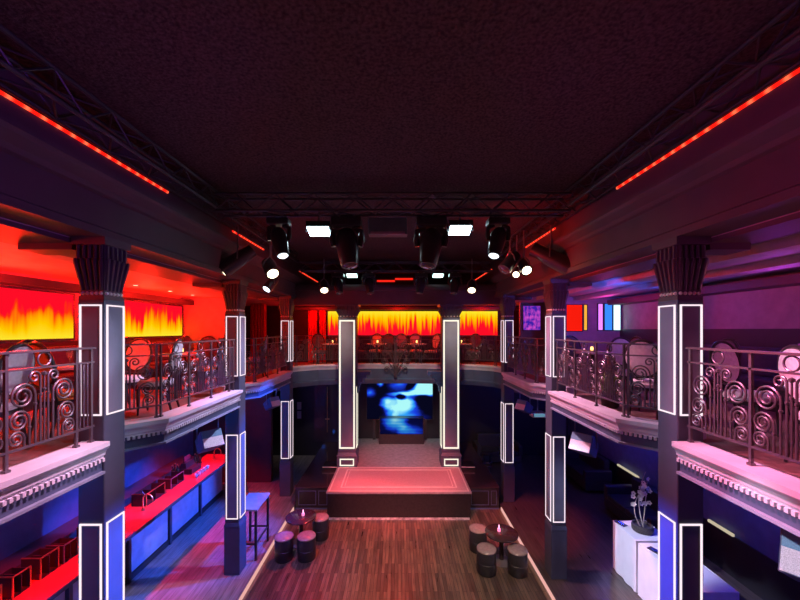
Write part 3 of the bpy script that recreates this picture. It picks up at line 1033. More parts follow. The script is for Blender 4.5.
par_can(271, 284, 6.8, (-0.4, -0.6, -0.8), 0.30, 0.09, 'small lit spotlight can hanging low on the bar side', M['lamp_white'])
par_can(524, 266, 6.3, (0.0, -0.8, -0.6), 0.34, 0.10, 'lit spotlight can beside the long can on the buffet side', M['lamp_warm'])
par_can(517, 272, 6.6, (-0.4, -0.8, -0.5), 0.26, 0.07, 'small lit spotlight can hanging low on the buffet side', M['lamp_warm'])
par_can(510, 262, 6.2, (-0.6, -0.3, -0.7), 0.40, 0.11, 'dark spotlight can next to the small lit one on the buffet side', M['lens_dark'])
par_can(324, 286, 8.8, (0.2, -0.7, -0.8), 0.32, 0.11, 'lit spotlight can under the second cross truss above the bar side stage edge', M['lamp_warm'])
par_can(472, 286, 8.8, (-0.2, -0.7, -0.8), 0.32, 0.11, 'lit spotlight can under the second cross truss above the buffet side stage edge', M['lamp_warm'])
# light bar under the ceiling between the moving heads
c = P(388, 236, 6.4)
t = thing('ceiling_light_bar', 'long box light bar on the ceiling between the two large moving heads', 'light fixture', c, 0, None, world=True)
MB().box(c.x - 0.34, c.x + 0.34, c.y - 0.10, c.y + 0.10, c.z, HC - 0.003).build('housing', M['fixture_grey'], t, bevel=0.01)
MB().box(c.x - 0.30, c.x + 0.30, c.y - 0.115, c.y - 0.10, c.z + 0.01, c.z + 0.05).build('diffuser', mat('pinkish diffuser', (0.5, 0.2, 0.3), 0.3), t)
# red bars on the end wall above the stage
for px, w in ((386, 'lower'), (404, 'upper')):
    c = P(px, 279 if w == 'upper' else 281, 12.85)
    o = MB().box(c.x - 0.32, c.x + 0.32, c.y - 0.03, c.y + 0.04, c.z - 0.03, c.z + 0.03).build('wall_light_bar', M['led_dim_red'])
    tag(o, 'red wall light bar high above the stage, %s' % ('the one towards the bar' if px < 398 else 'the one towards the buffet'), 'light bar', 'red wall light bars')

# recessed downlights of the galleries
me_trim = MB().lathe([(0.045, 0.0), (0.062, -0.004), (0.066, 0.006), (0.045, 0.01)], 16).mesh('bezel', True)
me_disc = MB().lathe([(0.002, -0.001), (0.043, -0.001), (0.043, 0.008), (0.002, 0.008)], 16).mesh('lamp_disc', True)
me_trim.materials.append(M['chrome'])
me_disc.materials.append(M['downlight'])
def downlight(x, y, label, group):
    t = thing('ceiling_spotlight', label, 'downlight', (x, y, BC - 0.008), 0, group)
    for me, n in ((me_trim, 'bezel'), (me_disc, 'lamp_disc')):
        o = bpy.data.objects.new(n, me)
        COL.objects.link(o)
        o.parent = t
    return t
nth = ('first', 'second', 'third', 'fourth', 'fifth', 'sixth', 'seventh', 'eighth', 'ninth', 'tenth', 'eleventh', 'twelfth')
for i, y in enumerate((3.3, 4.6, 7.2, 8.3, 9.2)):
    downlight(-5.25, y, '%s recessed lamp from the viewer in the red flame-lit gallery ceiling' % nth[i], 'recessed lamps of the red ceiling')
for i, y in enumerate((2.4, 4.5, 7.2, 8.8)):
    downlight(4.25, y, '%s recessed lamp from the viewer in the purple gallery ceiling' % nth[i], 'recessed lamps of the purple ceiling')

# ------------------------------------------------------------------ flame panels, curtains, lit panes
def flame_panel(name, x0, x1, y0, y1, z0, z1, m, label, axis):
    t = thing(name, label, 'light panel', ((x0 + x1) / 2, (y0 + y1) / 2, z0), 0, 'backlit flame panels', world=True)
    MB().box(x0, x1, y0, y1, z0, z1).build('panel_face', m, t)
    f = MB()
    w = 0.03
    if axis == 'y':
        xb = x0 + 0.0
        for (a, b, c, d) in ((y0 - w, y1 + w, z0 - w, z0), (y0 - w, y1 + w, z1, z1 + w), (y0 - w, y0, z0, z1), (y1, y1 + w, z0, z1)):
            f.box(x0 - 0.005, x1 + 0.008, a, b, c, d)
    else:
        for (a, b, c, d) in ((x0 - w, x1 + w, z0 - w, z0), (x0 - w, x1 + w, z1, z1 + w), (x0 - w, x0, z0, z1), (x1, x1 + w, z0, z1)):
            f.box(a, b, y0 - 0.008, y1 + 0.005, c, d)
    f.build('frame', M['dado'], t)
flame_panel('wall_flame_panel', WL + 0.02, WL + 0.05, 1.2, 6.60, 4.35, 5.14, M['flame_side'], 'long backlit flame panel on the balcony wall before the first pillar', 'y')
flame_panel('wall_flame_panel', WL + 0.02, WL + 0.05, 7.0, 9.92, 4.35, 5.14, M['flame_side_b'], 'backlit flame panel on the balcony wall behind the first pillar', 'y')
flame_panel('wall_flame_panel', -2.62, 3.72, YB - 0.05, YB - 0.02, 4.28, 5.20, M['flame_back'], 'long backlit flame panel on the back balcony, yellow at its top', 'x')
def curtain(x0, x1, y, z0, z1, label, amp=0.035):
    vs, fs = [], []
    n = 28
    for j, z in enumerate((z0, z1)):
        for k in range(n + 1):
            u = k / n
            vs.append((x0 + (x1 - x0) * u, y + amp * math.sin(u * (x1 - x0) / 0.10 * 2 * PI), z))
    for k in range(n):
        fs.append((k, k + 1, n + 1 + k + 1, n + 1 + k))
    o = MB().add(vs, fs).build('curtain', M['curtain'])
    so = o.modifiers.new('thickness', 'SOLIDIFY')
    so.thickness = 0.012
    tag(o, label, 'curtain', 'red curtains')
    MB()
curtain(-5.0, -4.45, 12.2, BF + 0.01, BC - 0.01, 'red curtain in the dark gap between the red gallery wall and back balcony')
curtain(-3.32, -3.0, 13.3, BF + 0.01, 5.22, 'narrow red curtain in the back balcony corner, standing apart from the flame panel')
curtain(-2.9, -2.66, 13.3, BF + 0.01, 5.22, 'narrow red curtain touching the end of the back flame panel')

# lit panes on the end wall of the purple gallery and beyond
def lit_pane(px0, px1, py0, py1, Y, m, label, name='wall_light_panel'):
    a = P(px0, py0, Y)
    b = P(px1, py1, Y)
    t = thing(name, label, 'light panel', ((a.x + b.x) / 2, Y, b.z), 0, 'lit panels of the purple side', world=True)
    MB().box(a.x, b.x, Y - 0.03, Y - 0.004, b.z, a.z).build('pane', m, t)
    f = MB()
    w = 0.02
    for (x0, x1, z0, z1) in ((a.x - w, b.x + w, b.z - w, b.z), (a.x - w, b.x + w, a.z, a.z + w), (a.x - w, a.x, b.z, a.z), (b.x, b.x + w, b.z, a.z)):
        f.box(x0, x1, Y - 0.04, Y - 0.004, z0, z1)
    f.build('frame', M['dado'], t)
YG = 9.75
lit_pane(566, 581.5, 305, 331, YG, M['red_pane'], 'square red lit panel on the end wall of the purple gallery')
lit_pane(583.4, 586.3, 305, 330, YG, M['yellow_tube'], 'narrow yellow lit panel beside the red square on the gallery end wall')
lit_pane(597.6, 602, 304, 330, YG, M['magenta_tube'], 'narrow violet lit panel between yellow and blue ones on the gallery end wall')
lit_pane(604, 611.4, 304, 330, YG, M['blue_pane'], 'blue lit panel beside the violet one on the gallery end wall')
lit_pane(612.8, 619.6, 302.5, 330, YG, M['cyan_pane'], 'brightest white cyan lit panel on the gallery end wall')
lit_pane(523, 540, 306, 330, 11.8, M['violet_pane'], 'violet lit poster panel in the corner of the back balcony')
struct('wall_corner_right', MB().box(4.0, WR, 11.8, 11.9, BF, BC), M['upper_wall'])

# ------------------------------------------------------------------ stage
t = thing('stage', 'low black-fronted stage with grey deck between the two stage pillars', 'stage', (0, 10.5, 0), 0, None, world=True)
MB().box(-1.68, 1.72, 8.54, 12.74, 0.0, 0.62).build('body', M['stage_black'], t)
MB().box(-1.70, 1.74, 8.51, 12.74, 0.62, 0.66).build('deck', M['stage_top'], t)
nb = MB().box(-1.66, 1.70, 8.525, 8.545, 0.0, 0.05)
nb.build('kick_strip', mat('scuffed grey kick strip', (0.5, 0.46, 0.48), 0.5, scale=12, var=0.5), t)
ca = thing('carpet', 'rectangular stage carpet with pale border stripes at the stage front', 'carpet', (0, 9.3, 0.66), 0, None, world=True)
MB().box(-1.66, 1.70, 8.53, 10.06, 0.66, 0.672).build('pile', M['runner'], ca)
def ring(mb, x0, x1, y0, y1, w, z0, z1):
    mb.box(x0, x1, y0, y0 + w, z0, z1).box(x0, x1, y1 - w, y1, z0, z1).box(x0, x0 + w, y0 + w, y1 - w, z0, z1).box(x1 - w, x1, y0 + w, y1 - w, z0, z1)
rr = MB()
ring(rr, -1.65, 1.69, 8.54, 10.05, 0.03, 0.672, 0.675)
ring(rr, -1.40, 1.44, 8.74, 9.88, 0.035, 0.672, 0.675)
ring(rr, -1.31, 1.35, 8.81, 9.81, 0.015, 0.672, 0.675)
rr.build('border_stripes', M['runner_line'], ca)
def riser(x0, x1, label, sgn):
    t = thing('stage_riser', label, 'stage riser', ((x0 + x1) / 2, 10.0, 0), 0, 'side risers of the stage', world=True)
    MB().box(x0, x1, 9.05, 12.74, 0.0, 0.53).build('body', M['stage_black'], t, bevel=0.01)
    MB().box(x0 - 0.01, x1 + 0.01, 9.03, 12.74, 0.53, 0.55).build('top_board', M['table_black'], t)
    f = MB()
    for (a, b) in ((x0 + 0.08, x0 + 0.52), (x0 + 0.58, x1 - 0.06)):
        frame_strip(f, 'y', 9.05, a, b, 0.10, 0.46, -1, w=0.012, th=0.01)
    f.box(x0, x1, 9.035, 9.05, 0.0, 0.03)
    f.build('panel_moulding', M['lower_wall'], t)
riser(-2.58, -1.72, 'black riser joined to the bar side of the stage', -1)
riser(1.76, 2.54, 'black riser joined to the buffet side of the stage', 1)
for s, lab in ((-1, 'bar'), (1, 'buffet')):
    st = thing('step', 'low dark step with pale nosing on the riser towards the %s' % lab, 'step', (s * 1.95 + 0.02, 10.3, 0.552), 0, 'riser steps', world=True)
    MB().box(s * 1.95 - 0.2 + 0.02, s * 1.95 + 0.2 + 0.02, 10.15, 10.6, 0.552, 0.64).build('tread', M['stage_black'], st)
    MB().box(s * 1.95 - 0.2 + 0.02, s * 1.95 + 0.2 + 0.02, 10.135, 10.16, 0.625, 0.645).build('nosing', M['runner_line'], st)
# video wall and booth
a, b = P(367, 381, 12.6), P(432.5, 419, 12.6)
t = thing('video_screen', 'blue video wall showing a glowing cyan swirl at the back of the stage', 'screen', ((a.x + b.x) / 2, 12.6, 0.67), 0, None, world=True)
MB().box(a.x, b.x, 12.58, 12.60, b.z, a.z).build('display', M['screen'], t)
MB().box(a.x - 0.04, b.x + 0.04, 12.60, 12.70, b.z - 0.04, a.z + 0.04).build('cabinet', M['fixture'], t)
MB().box(a.x + 0.2, a.x + 0.3, 12.61, 12.70, 0.66, b.z).box(b.x - 0.3, b.x - 0.2, 12.61, 12.70, 0.66, b.z).build('stand', M['fixture'], t)
a, b = P(380, 418.5, 12.1), P(423, 434, 12.1)
t = thing('booth', 'low booth with a dim blue picture front, standing before the video wall', 'booth', ((a.x + b.x) / 2, 12.1, 0.66), 0, None, world=True)
MB().box(a.x - 0.03, b.x + 0.03, 12.11, 12.45, 0.66, a.z + 0.01).build('body', M['stage_black'], t)
MB().box(a.x, b.x, 12.095, 12.11, b.z, a.z).build('front_display', M['screen_low'], t)

# ------------------------------------------------------------------ doors, wall sign, back corners under the balcony
d = tag(MB().box(-2.95, -2.05, 12.70, 12.745, 0.55, 2.7).build('door_1', M['door_black']), kind='structure')
MB().box(-2.50, -2.48, 12.66, 12.70, 0.9, 2.5).box(-2.56, -2.42, 12.655, 12.70, 1.35, 1.38).build('door_handle', M['brass'], d)
for i, (px, py) in enumerate(((299, 406), (299, 415))):
    c = P(px, py, 12.7)
    tag(MB().box(c.x - 0.07, c.x + 0.07, 12.72, 12.745, c.z - 0.13, c.z + 0.13).build('wall_sign', M['pad_grey']),
        '%s of two small pale notices on the dark wall behind the third bar-side pillar' % ('upper' if i == 0 else 'lower'), 'sign', 'small wall notices')

# ------------------------------------------------------------------ bar
bt = thing('bar_counter', 'long red-topped bar counter with blue-lit front panels below the flame-lit balcony', 'bar counter', (-4.8, 5.5, FS), 0, None, world=True)
yA, yB = 0.6, 9.75
MB().box(-5.15, -4.76, yA, yB, FS, 1.08).build('body', M['bar_body'], bt)
MB().box(-5.20, -4.40, yA - 0.05, yB + 0.05, 1.08, 1.13).build('worktop', M['bar_top'], bt, bevel=0.012)
MB().box(-4.405, -4.385, yA - 0.05, yB + 0.05, 1.07, 1.125).build('edge_band', M['bar_body'], bt)
MB().box(-4.76, -4.73, yA, yB, FS, FS + 0.1).build('kickboard', M['black_box'], bt)
yy = yA
pw = (yB - yA) / 8
for k in range(8):
    MB().box(-4.76, -4.742, yA + k * pw + 0.05, yA + (k + 1) * pw - 0.05, FS + 0.13, 1.05).build('front_panel', M['bar_front'], bt)
    MB().box(-4.76, -4.70, yA + k * pw - 0.03, yA + k * pw + 0.03, FS, 1.08).build('front_post', M['bar_body'], bt)
sh = thing('back_bar', 'dark back counter along the wall behind the bar', 'counter', (-5.8, 5.5, FS), 0, None, world=True)
MB().box(-5.96, -5.62, 0.6, 9.9, FS, 1.0).build('body', M['bar_body'], sh)
MB().box(-5.96, -5.58, 0.58, 9.92, 1.0, 1.04).build('worktop', M['bar_body'], sh)
CT = 1.13
def caddy(y, w, h, d, label, rim=True):
    t = thing('bar_caddy', label, 'caddy', (-4.95, y, CT), 0, 'open caddies on the bar')
    x0, x1 = -d / 2, d / 2
    e = 0.012
    MB().box(x0, x1, -w / 2, w / 2, 0, e).box(x0, x0 + e, -w / 2, w / 2, e, h).box(x0 + e, x1, -w / 2, -w / 2 + e, e, h).box(x0 + e, x1, w / 2 - e, w / 2, e, h * 0.98).build('tray', M['black_box'], t)
    f = MB().box(x1 - 0.006, x1 + 0.008, -w / 2 - 0.006, -w / 2 + 0.012, 0, h + 0.01).box(x1 - 0.006, x1 + 0.008, w / 2 - 0.012, w / 2 + 0.006, 0, h + 0.01)
    f.box(x1 - 0.006, x1 + 0.008, -w / 2 - 0.006, w / 2 + 0.006, h, h + 0.016).box(x0, x1, -w / 2, -w / 2 + 0.012, h, h + 0.014)
    f.build('rim', M['brass' if rim else 'fixture_grey'], t)
    if w > 0.2:
        MB().box(x0 + e, x1, -0.006, 0.006, e, h * 0.9).build('divider', M['black_box'], t)
caddy(4.25, 0.26, 0.26, 0.24, 'open black bar caddy with brass rim, first on the bar from the viewer')
caddy(4.62, 0.22, 0.26, 0.24, 'open black bar caddy with brass rim, second on the bar from the viewer')
caddy(4.98, 0.26, 0.28, 0.26, 'open black bar caddy with brass rim, third on the bar from the viewer')
caddy(5.30, 0.22, 0.25, 0.26, 'plain open black caddy, fourth on the bar from the viewer', False)
caddy(5.84, 0.30, 0.24, 0.26, 'wide open black caddy with brass rim beside the first bar-side pillar')
caddy(7.15, 0.55, 0.22, 0.28, 'long low black tray on the bar between the first and second pillars')
caddy(7.85, 0.45, 0.20, 0.28, 'low black tray on the bar next to the white cups', False)
def tap(y, label):
    t = thing('beer_tap', label, 'tap', (-4.78, y, CT), 0, 'curved bar taps')
    MB().lathe([(0.035, 0), (0.035, 0.012), (0.018, 0.02), (0.016, 0.05)], 14).build('base', M['brass'], t, True)
    pts = [(0, 0, 0.05)] + [(0.0 + 0.09 * (1 - math.cos(a)) - 0.0, 0, 0.20 + 0.09 * math.sin(a)) for a in [k / 10 * PI for k in range(11)]] + [(0.18, 0, 0.16)]
    MB().tube(pts, 0.013, 8).build('spout', M['brass'], t, True)
    MB().tube([(0.02, 0, 0.27), (-0.03, 0, 0.36)], 0.012, 8).build('handle', M['black_box'], t, True)
tap(5.53, 'curved brass tap on the bar just before the first pillar')
tap(6.75, 'curved brass tap on the bar just beyond the first pillar')
tap(9.35, 'curved brass tap at the end of the bar below the hanging speaker')
me_cup = MB().lathe([(0.022, 0), (0.034, 0.03), (0.04, 0.08), (0.036, 0.08), (0.03, 0.03), (0.01, 0.008)], 14).mesh('cup', True)
me_cup.materials.append(M['white_china'])
for i, y in enumerate((8.25, 8.37, 8.49, 8.61, 8.73)):
    o = bpy.data.objects.new('cup', me_cup)
    COL.objects.link(o)
    o.location = (-4.62, y, CT)
    tag(o, '%s white cup of the short row on the red bar top' % nth[i], 'cup', 'white cups on the bar')
# coffee machine / till block behind the cups
t = thing('cash_register', 'dark cash register with raised display behind the white cups', 'cash register', (-4.98, 8.6, CT), 0)
MB().box(-0.17, 0.17, -0.2, 0.2, 0, 0.12).build('body', M['black_box'], t, bevel=0.01)
MB().frustum((-0.05, 0), (0.08, 0.18), (0.05, 0.16), 0.12, 0.24).build('hood', M['black_box'], t)
MB().box(-0.08, -0.05, -0.12, 0.12, 0.24, 0.38).build('display', M['lens_dark'], t)
# bottles on the bar and the back counter
me_bot = MB().lathe([(0.034, 0), (0.036, 0.01), (0.036, 0.16), (0.03, 0.19), (0.013, 0.22), (0.012, 0.29), (0.014, 0.30)], 14).mesh('bottle', True)
me_cap = MB().lathe([(0.015, 0.29), (0.015, 0.315), (0.004, 0.316)], 10).mesh('cap', True)
me_cap.materials.append(M['brass'])
bm_ = [mat('brown bottle glass', (0.07, 0.03, 0.015), 0.1, coat=1), mat('green bottle glass', (0.02, 0.06, 0.03), 0.1, coat=1)]
me_bot.materials.append(bm_[0])
for i, (x, y) in enumerate(((-5.10, 8.14), (-5.02, 8.20), (-5.12, 8.26), (-5.02, 8.9), (-4.94, 8.98), (-5.05, 9.06))):
    t = thing('bottle', '%s dark bottle standing at the back of the bar beyond the first pillar' % nth[i], 'bottle', (x, y, CT), 0, 'bottles on the bar')
    for me, n in ((me_bot, 'body'), (me_cap, 'cap')):
        o = bpy.data.objects.new(n, me)
        COL.objects.link(o)
        o.parent = t
        if n == 'body' and i % 2:
            set_mat(o, bm_[1])
# wall vent behind the bar
c = Vector((WL + 0.03, 8.2, 2.0))
t = thing('wall_vent', 'small pale vent grille on the dark wall above the bar', 'vent', c, 0, None, world=True)
MB().box(c.x, c.x + 0.02, c.y - 0.2, c.y + 0.2, c.z - 0.07, c.z + 0.07).build('frame', M['pad_dark'], t)
v = MB()
for k in range(5):
    v.box(c.x + 0.02, c.x + 0.03, c.y - 0.18, c.y + 0.18, c.z - 0.055 + k * 0.024, c.z - 0.043 + k * 0.024)
v.build('louvres', M['fixture_grey'], t)

# ------------------------------------------------------------------ tall bar table by the second pillar
t = thing('bar_table', 'tall narrow grey-topped table standing beside the second bar-side pillar', 'table', (-2.93, 7.25, FS), 0, None, world=True)
MB().box(-3.15, -2.70, 6.90, 7.62, 1.02, 1.06).build('table_top', M['bar_table'], t, bevel=0.006)
for (x, y) in ((-3.11, 6.94), (-2.74, 6.94), (-3.11, 7.58), (-2.74, 7.58)):
    MB().box(x - 0.02, x + 0.02, y - 0.02, y + 0.02, FS, 1.02).build('leg', M['black_box'], t)
MB().box(-3.12, -2.73, 6.93, 6.95, 0.36, 0.39).box(-3.12, -2.73, 7.57, 7.59, 0.36, 0.39).box(-2.75, -2.73, 6.94, 7.58, 0.36, 0.39).build('stretcher', M['black_box'], t)

# ------------------------------------------------------------------ lounge tables and poufs
def make_pouf():
    t = thing('pouf', '', 'pouf', (0, 0, 0))
    MB().lathe([(0.165, 0), (0.175, 0.012), (0.178, 0.20), (0.172, 0.205), (0.172, 0.215), (0.178, 0.22), (0.178, 0.40), (0.172, 0.41)], 28).build('body', M['leather_black'], t, True)
    MB().lathe([(0.172, 0.41), (0.182, 0.418), (0.182, 0.435), (0.165, 0.455), (0.10, 0.468), (0.004, 0.472)], 28).build('cushion', M['pouf_top'], t, True)
    return t
def make_lounge_table():
    t = thing('lounge_table', '', 'table', (0, 0, 0))
    MB().lathe([(0.20, 0), (0.20, 0.012), (0.05, 0.03), (0.045, 0.05)], 28).build('base', M['fixture_grey'], t, True)
    MB().lathe([(0.045, 0.05), (0.045, 0.54)], 16).build('column', M['table_black'], t, True)
    MB().lathe([(0.30, 0.535), (0.315, 0.54), (0.315, 0.565), (0.305, 0.572), (0.004, 0.572)], 36).build('table_top', M['table_black'], t, True)
    return t
def make_candle():
    t = thing('candle_holder', '', 'candle', (0, 0, 0))
    MB().lathe([(0.028, 0), (0.032, 0.004), (0.03, 0.05), (0.022, 0.055)], 14).build('holder', M['lamp_white'] if False else mat('pink candle glass', (0.7, 0.2, 0.35), 0.2, emis=(1.0, 0.25, 0.5), estr=1.2), t, True)
    MB().lathe([(0.012, 0.05), (0.013, 0.10), (0.004, 0.13)], 10).build('candle', glow('pink candle light', (1.0, 0.45, 0.7), 2.0), t, True)
    return t
pouf0, lt0, cd0 = make_pouf(), make_lounge_table(), make_candle()
used = set()
def place(root, loc, rz, label, group):
    if root.name not in used:
        used.add(root.name)
        root.location = loc
        root.rotation_euler = (0, 0, rz)
        root['label'] = label
        root['group'] = group
        return root
    return dup(root, loc, rz, label, group)
def ground(px, py, z=0.0):
    Y = F * (EYE - z) / (py - CY)
    return ((px - CX) * Y / F, Y, z)
g = 'lounge tables on the dance floor'
p = ground(301, 516, 0.57)
lt_l = (p[0], p[1], 0)
place(lt0, lt_l, 0, 'round dark lounge table on the bar side of the dance floor', g)
place(cd0, (lt_l[0] + 0.04, lt_l[1] + 0.02, 0.572), 0, 'small pink candle on the lounge table on the bar side', 'lounge candles')
p = ground(501.5, 532, 0.57)
lt_r = (p[0], p[1], 0)
place(lt0, lt_r, 0, 'round dark lounge table on the buffet side of the dance floor', g)
place(cd0, (lt_r[0] - 0.04, lt_r[1] + 0.03, 0.572), 0, 'small pink candle on the lounge table on the buffet side', 'lounge candles')
gp = 'drum poufs around the lounge tables'
for px, py, lab in ((284, 535, 'black drum pouf before the bar-side lounge table, the one by the glowing floor strip'),
                    (306.5, 534.5, 'black drum pouf with red-lit top before the bar-side lounge table, towards the floor middle'),
                    (320.5, 516, 'black drum pouf tucked between the bar-side lounge table and the stage'),
                    (478, 527, 'black drum pouf beyond the buffet-side lounge table, towards the stage'),
                    (486.5, 547, 'black drum pouf before the buffet-side lounge table, towards the floor middle'),
                    (517.5, 548, 'black drum pouf before the buffet-side lounge table, the one by the glowing floor strip')):
    q = ground(px, py, 0.46)
    place(pouf0, (q[0], q[1], 0), random.random() * 6, lab, gp)

# ------------------------------------------------------------------ white buffet tables, vase, folders
def buffet(x0, x1, y0, y1, label):
    t = thing('buffet_table', label, 'table', ((x0 + x1) / 2, (y0 + y1) / 2, FS), 0, 'white buffet tables', world=True)
    MB().box(x0, x1, y0, y1, 0.90, 0.94).build('table_top', M['white_cloth'], t, bevel=0.006)
    # hanging cloth with soft folds
    path = [(x0 - 0.004, y0 - 0.004), (x1 + 0.004, y0 - 0.004), (x1 + 0.004, y1 + 0.004), (x0 - 0.004, y1 + 0.004)]
    vs, fs = [], []
    ring_ = []
    for a, b in zip(path, path[1:] + path[:1]):
        n = 22
        for k in range(n):
            u = k / n
            ring_.append((Vector(a).lerp(Vector(b), u), Vector((b[1] - a[1], a[0] - b[0])).normalized(), u))
    zs = (0.945, 0.90, 0.6, FS + 0.012)
    for zi, z in enumerate(zs):
        for (p, nrm, u) in ring_:
            w = 0.0 if zi < 2 else 0.006 * (zi - 1) * (1 + math.sin(u * 22 + p.y * 9))
            vs.append((p.x + nrm.x * w, p.y + nrm.y * w, z))
    n = len(ring_)
    for i in range(len(zs) - 1):
        for k in range(n):
            l = (k + 1) % n
            fs.append((i * n + k, i * n + l, (i + 1) * n + l, (i + 1) * n + k))
    MB().add(vs, fs).build('tablecloth', M['white_cloth'], t, True)
buffet(4.02, 4.62, 6.075, 6.72, 'white-draped buffet table carrying the orchid pot')
buffet(4.02, 4.62, 4.88, 6.02, 'longer white-draped buffet table partly behind the first buffet-side pillar')
for i, (x, y, w) in enumerate(((4.09, 6.60, 'on the orchid table'), (4.13, 5.80, 'on the longer white buffet table'))):
    t = thing('folder', 'small black menu folder lying %s' % w, 'folder', (x, y, 0.945), 0.35, 'black folders on the buffet')
    MB().box(-0.05, 0.05, -0.09, 0.09, 0, 0.012).build('cover', M['black_box'], t)
    MB().box(-0.03, 0.03, -0.05, 0.05, 0.012, 0.014).build('clip', M['chrome'], t)
v0 = Vector((4.33, 6.38, 0.945))
t = thing('orchid_pot', 'tall cream orchid in a dark round pot on the white buffet table', 'plant', v0, 0, None, world=True)
pot = MB().lathe([(0.15, 0), (0.165, 0.02), (0.17, 0.09), (0.16, 0.12), (0.14, 0.12), (0.13, 0.08)], 24, v0).build('pot', M['pot'], t, True)
stems = []
rnd = random.Random(3)
for (dx, dy, hh, bend) in ((-0.04, 0, 0.62, -0.12), (0.03, 0.02, 0.78, 0.02), (0.0, -0.03, 0.95, -0.10)):
    pts = []
    for k in range(9):
        u = k / 8
        pts.append(v0 + Vector((dx + bend * math.sin(u * PI * 0.9) + (0.10 * u * u), dy + 0.05 * u * u, 0.08 + hh * u)))
    MB().tube(pts, [0.011 - 0.006 * k / 8 for k in range(9)], 6).build('stem', M['twig'], t, True)
    stems.append(pts)
fl = 0
for pts in stems:
    for k in range(5 if pts is stems[0] else 4, 9):
        for q in range(2):
            c = pts[k] + Vector((rnd.uniform(-0.07, 0.07), rnd.uniform(-0.07, 0.07), rnd.uniform(-0.05, 0.05)))
            if c.z > 1.86: continue
            mb = MB()
            fac = Vector((rnd.uniform(-1, 0.2), -1, rnd.uniform(-0.2, 0.5))).normalized()
            mt = Matrix.Translation(c) @ fac.to_track_quat('Z', 'Y').to_matrix().to_4x4()
            for pz in range(5):
                a = pz * 2 * PI / 5
                d = Vector((math.cos(a), math.sin(a), 0.25))
                s = Vector((-math.sin(a), math.cos(a), 0))
                L = 0.045
                ptsv = [mt @ (d * 0.004), mt @ (d * L * 0.55 + s * 0.02), mt @ (d * L + Vector((0, 0, 0.004))), mt @ (d * L * 0.55 - s * 0.02), mt @ (d * L * 0.5 - Vector((0, 0, 0.006)))]
                mb.add(ptsv, [(0, 1, 4), (1, 2, 4), (2, 3, 4), (3, 0, 4)])
            o = mb.build('blossom', M['petal'], t)
# pale bars along the wall behind the buffet
for (y0, y1, lab) in ((8.9, 9.75, 'pale linear wall lamp behind the orchid'), (6.38, 6.90, 'pale linear wall lamp beside the first buffet-side pillar')):
    t = thing('wall_lamp', lab, 'wall lamp', (WR - 0.12, (y0 + y1) / 2, 0.85), 0, 'pale linear wall lamps', world=True)
    MB().box(WR - 0.13, WR - 0.09, y0, y1, 0.83, 0.88).build('lamp_tube', M['pale_rail'], t, bevel=0.008)
    MB().box(WR - 0.09, WR - 0.03, y0 + 0.08, y0 + 0.11, 0.84, 0.87).box(WR - 0.09, WR - 0.03, y1 - 0.11, y1 - 0.08, 0.84, 0.87).build('bracket', M['chrome'], t)
# dark sofas in the far corner of the buffet side
def sofa(x, y, w, rz, label):
    t = thing('sofa', label, 'sofa', (x, y, FS), rz, 'dark lounge sofas')
    MB().box(-w / 2, w / 2, -0.36, 0.36, 0.08, 0.30).build('base', M['leather_black'], t, bevel=0.02)
    for s in (-1, 1):
        MB().box(min(0, s * (w / 2 - 0.16)) + (0.005 if s > 0 else 0), max(0, s * (w / 2 - 0.16)), -0.38, 0.22, 0.30, 0.44).build('seat_cushion', M['leather_black'], t, bevel=0.03)
        MB().box(s * (w / 2) - 0.15 if s > 0 else -w / 2, w / 2 if s > 0 else -w / 2 + 0.15, -0.38, 0.36, 0.30, 0.62).build('armrest', M['leather_black'], t, bevel=0.03)
        for q in (-1, 1):
            MB().box(s * (w / 2 - 0.1) - 0.025, s * (w / 2 - 0.1) + 0.025, q * 0.3 - 0.025, q * 0.3 + 0.025, 0, 0.08).build('leg', M['chrome'], t)
    MB().box(-w / 2 + 0.15, w / 2 - 0.15, 0.22, 0.38, 0.30, 0.85).build('backrest', M['leather_black'], t, bevel=0.03)
sofa(3.35, 12.2, 1.5, 0, 'black leather sofa in the dark corner behind the third buffet-side pillar')
sofa(5.45, 10.6, 1.7, -PI / 2, 'black leather sofa against the wall at the far end of the buffet side')
sofa(5.48, 8.1, 1.7, -PI / 2, 'black leather sofa against the wall behind the buffet, under the linear lamp')
t = thing('stool', 'chrome-legged stool with black seat beside the third buffet-side pillar', 'stool', (2.75, 11.1, FS), 0)
MB().lathe([(0.17, 0.62), (0.18, 0.64), (0.18, 0.68), (0.15, 0.70), (0.004, 0.70)], 20).build('seat', M['leather_black'], t, True)
for k in range(4):
    a = PI / 4 + k * PI / 2
    MB().tube([(0.12 * math.cos(a), 0.12 * math.sin(a), 0.62), (0.15 * math.cos(a), 0.15 * math.sin(a), 0.4), (0.20 * math.cos(a), 0.20 * math.sin(a), 0.0)], 0.014, 8).build('leg', M['chrome'], t, True)
MB().tube([(0.165 * math.cos(2 * PI * k / 20), 0.165 * math.sin(2 * PI * k / 20), 0.28) for k in range(20)], 0.009, 6, True).build('footrest', M['chrome'], t, True)

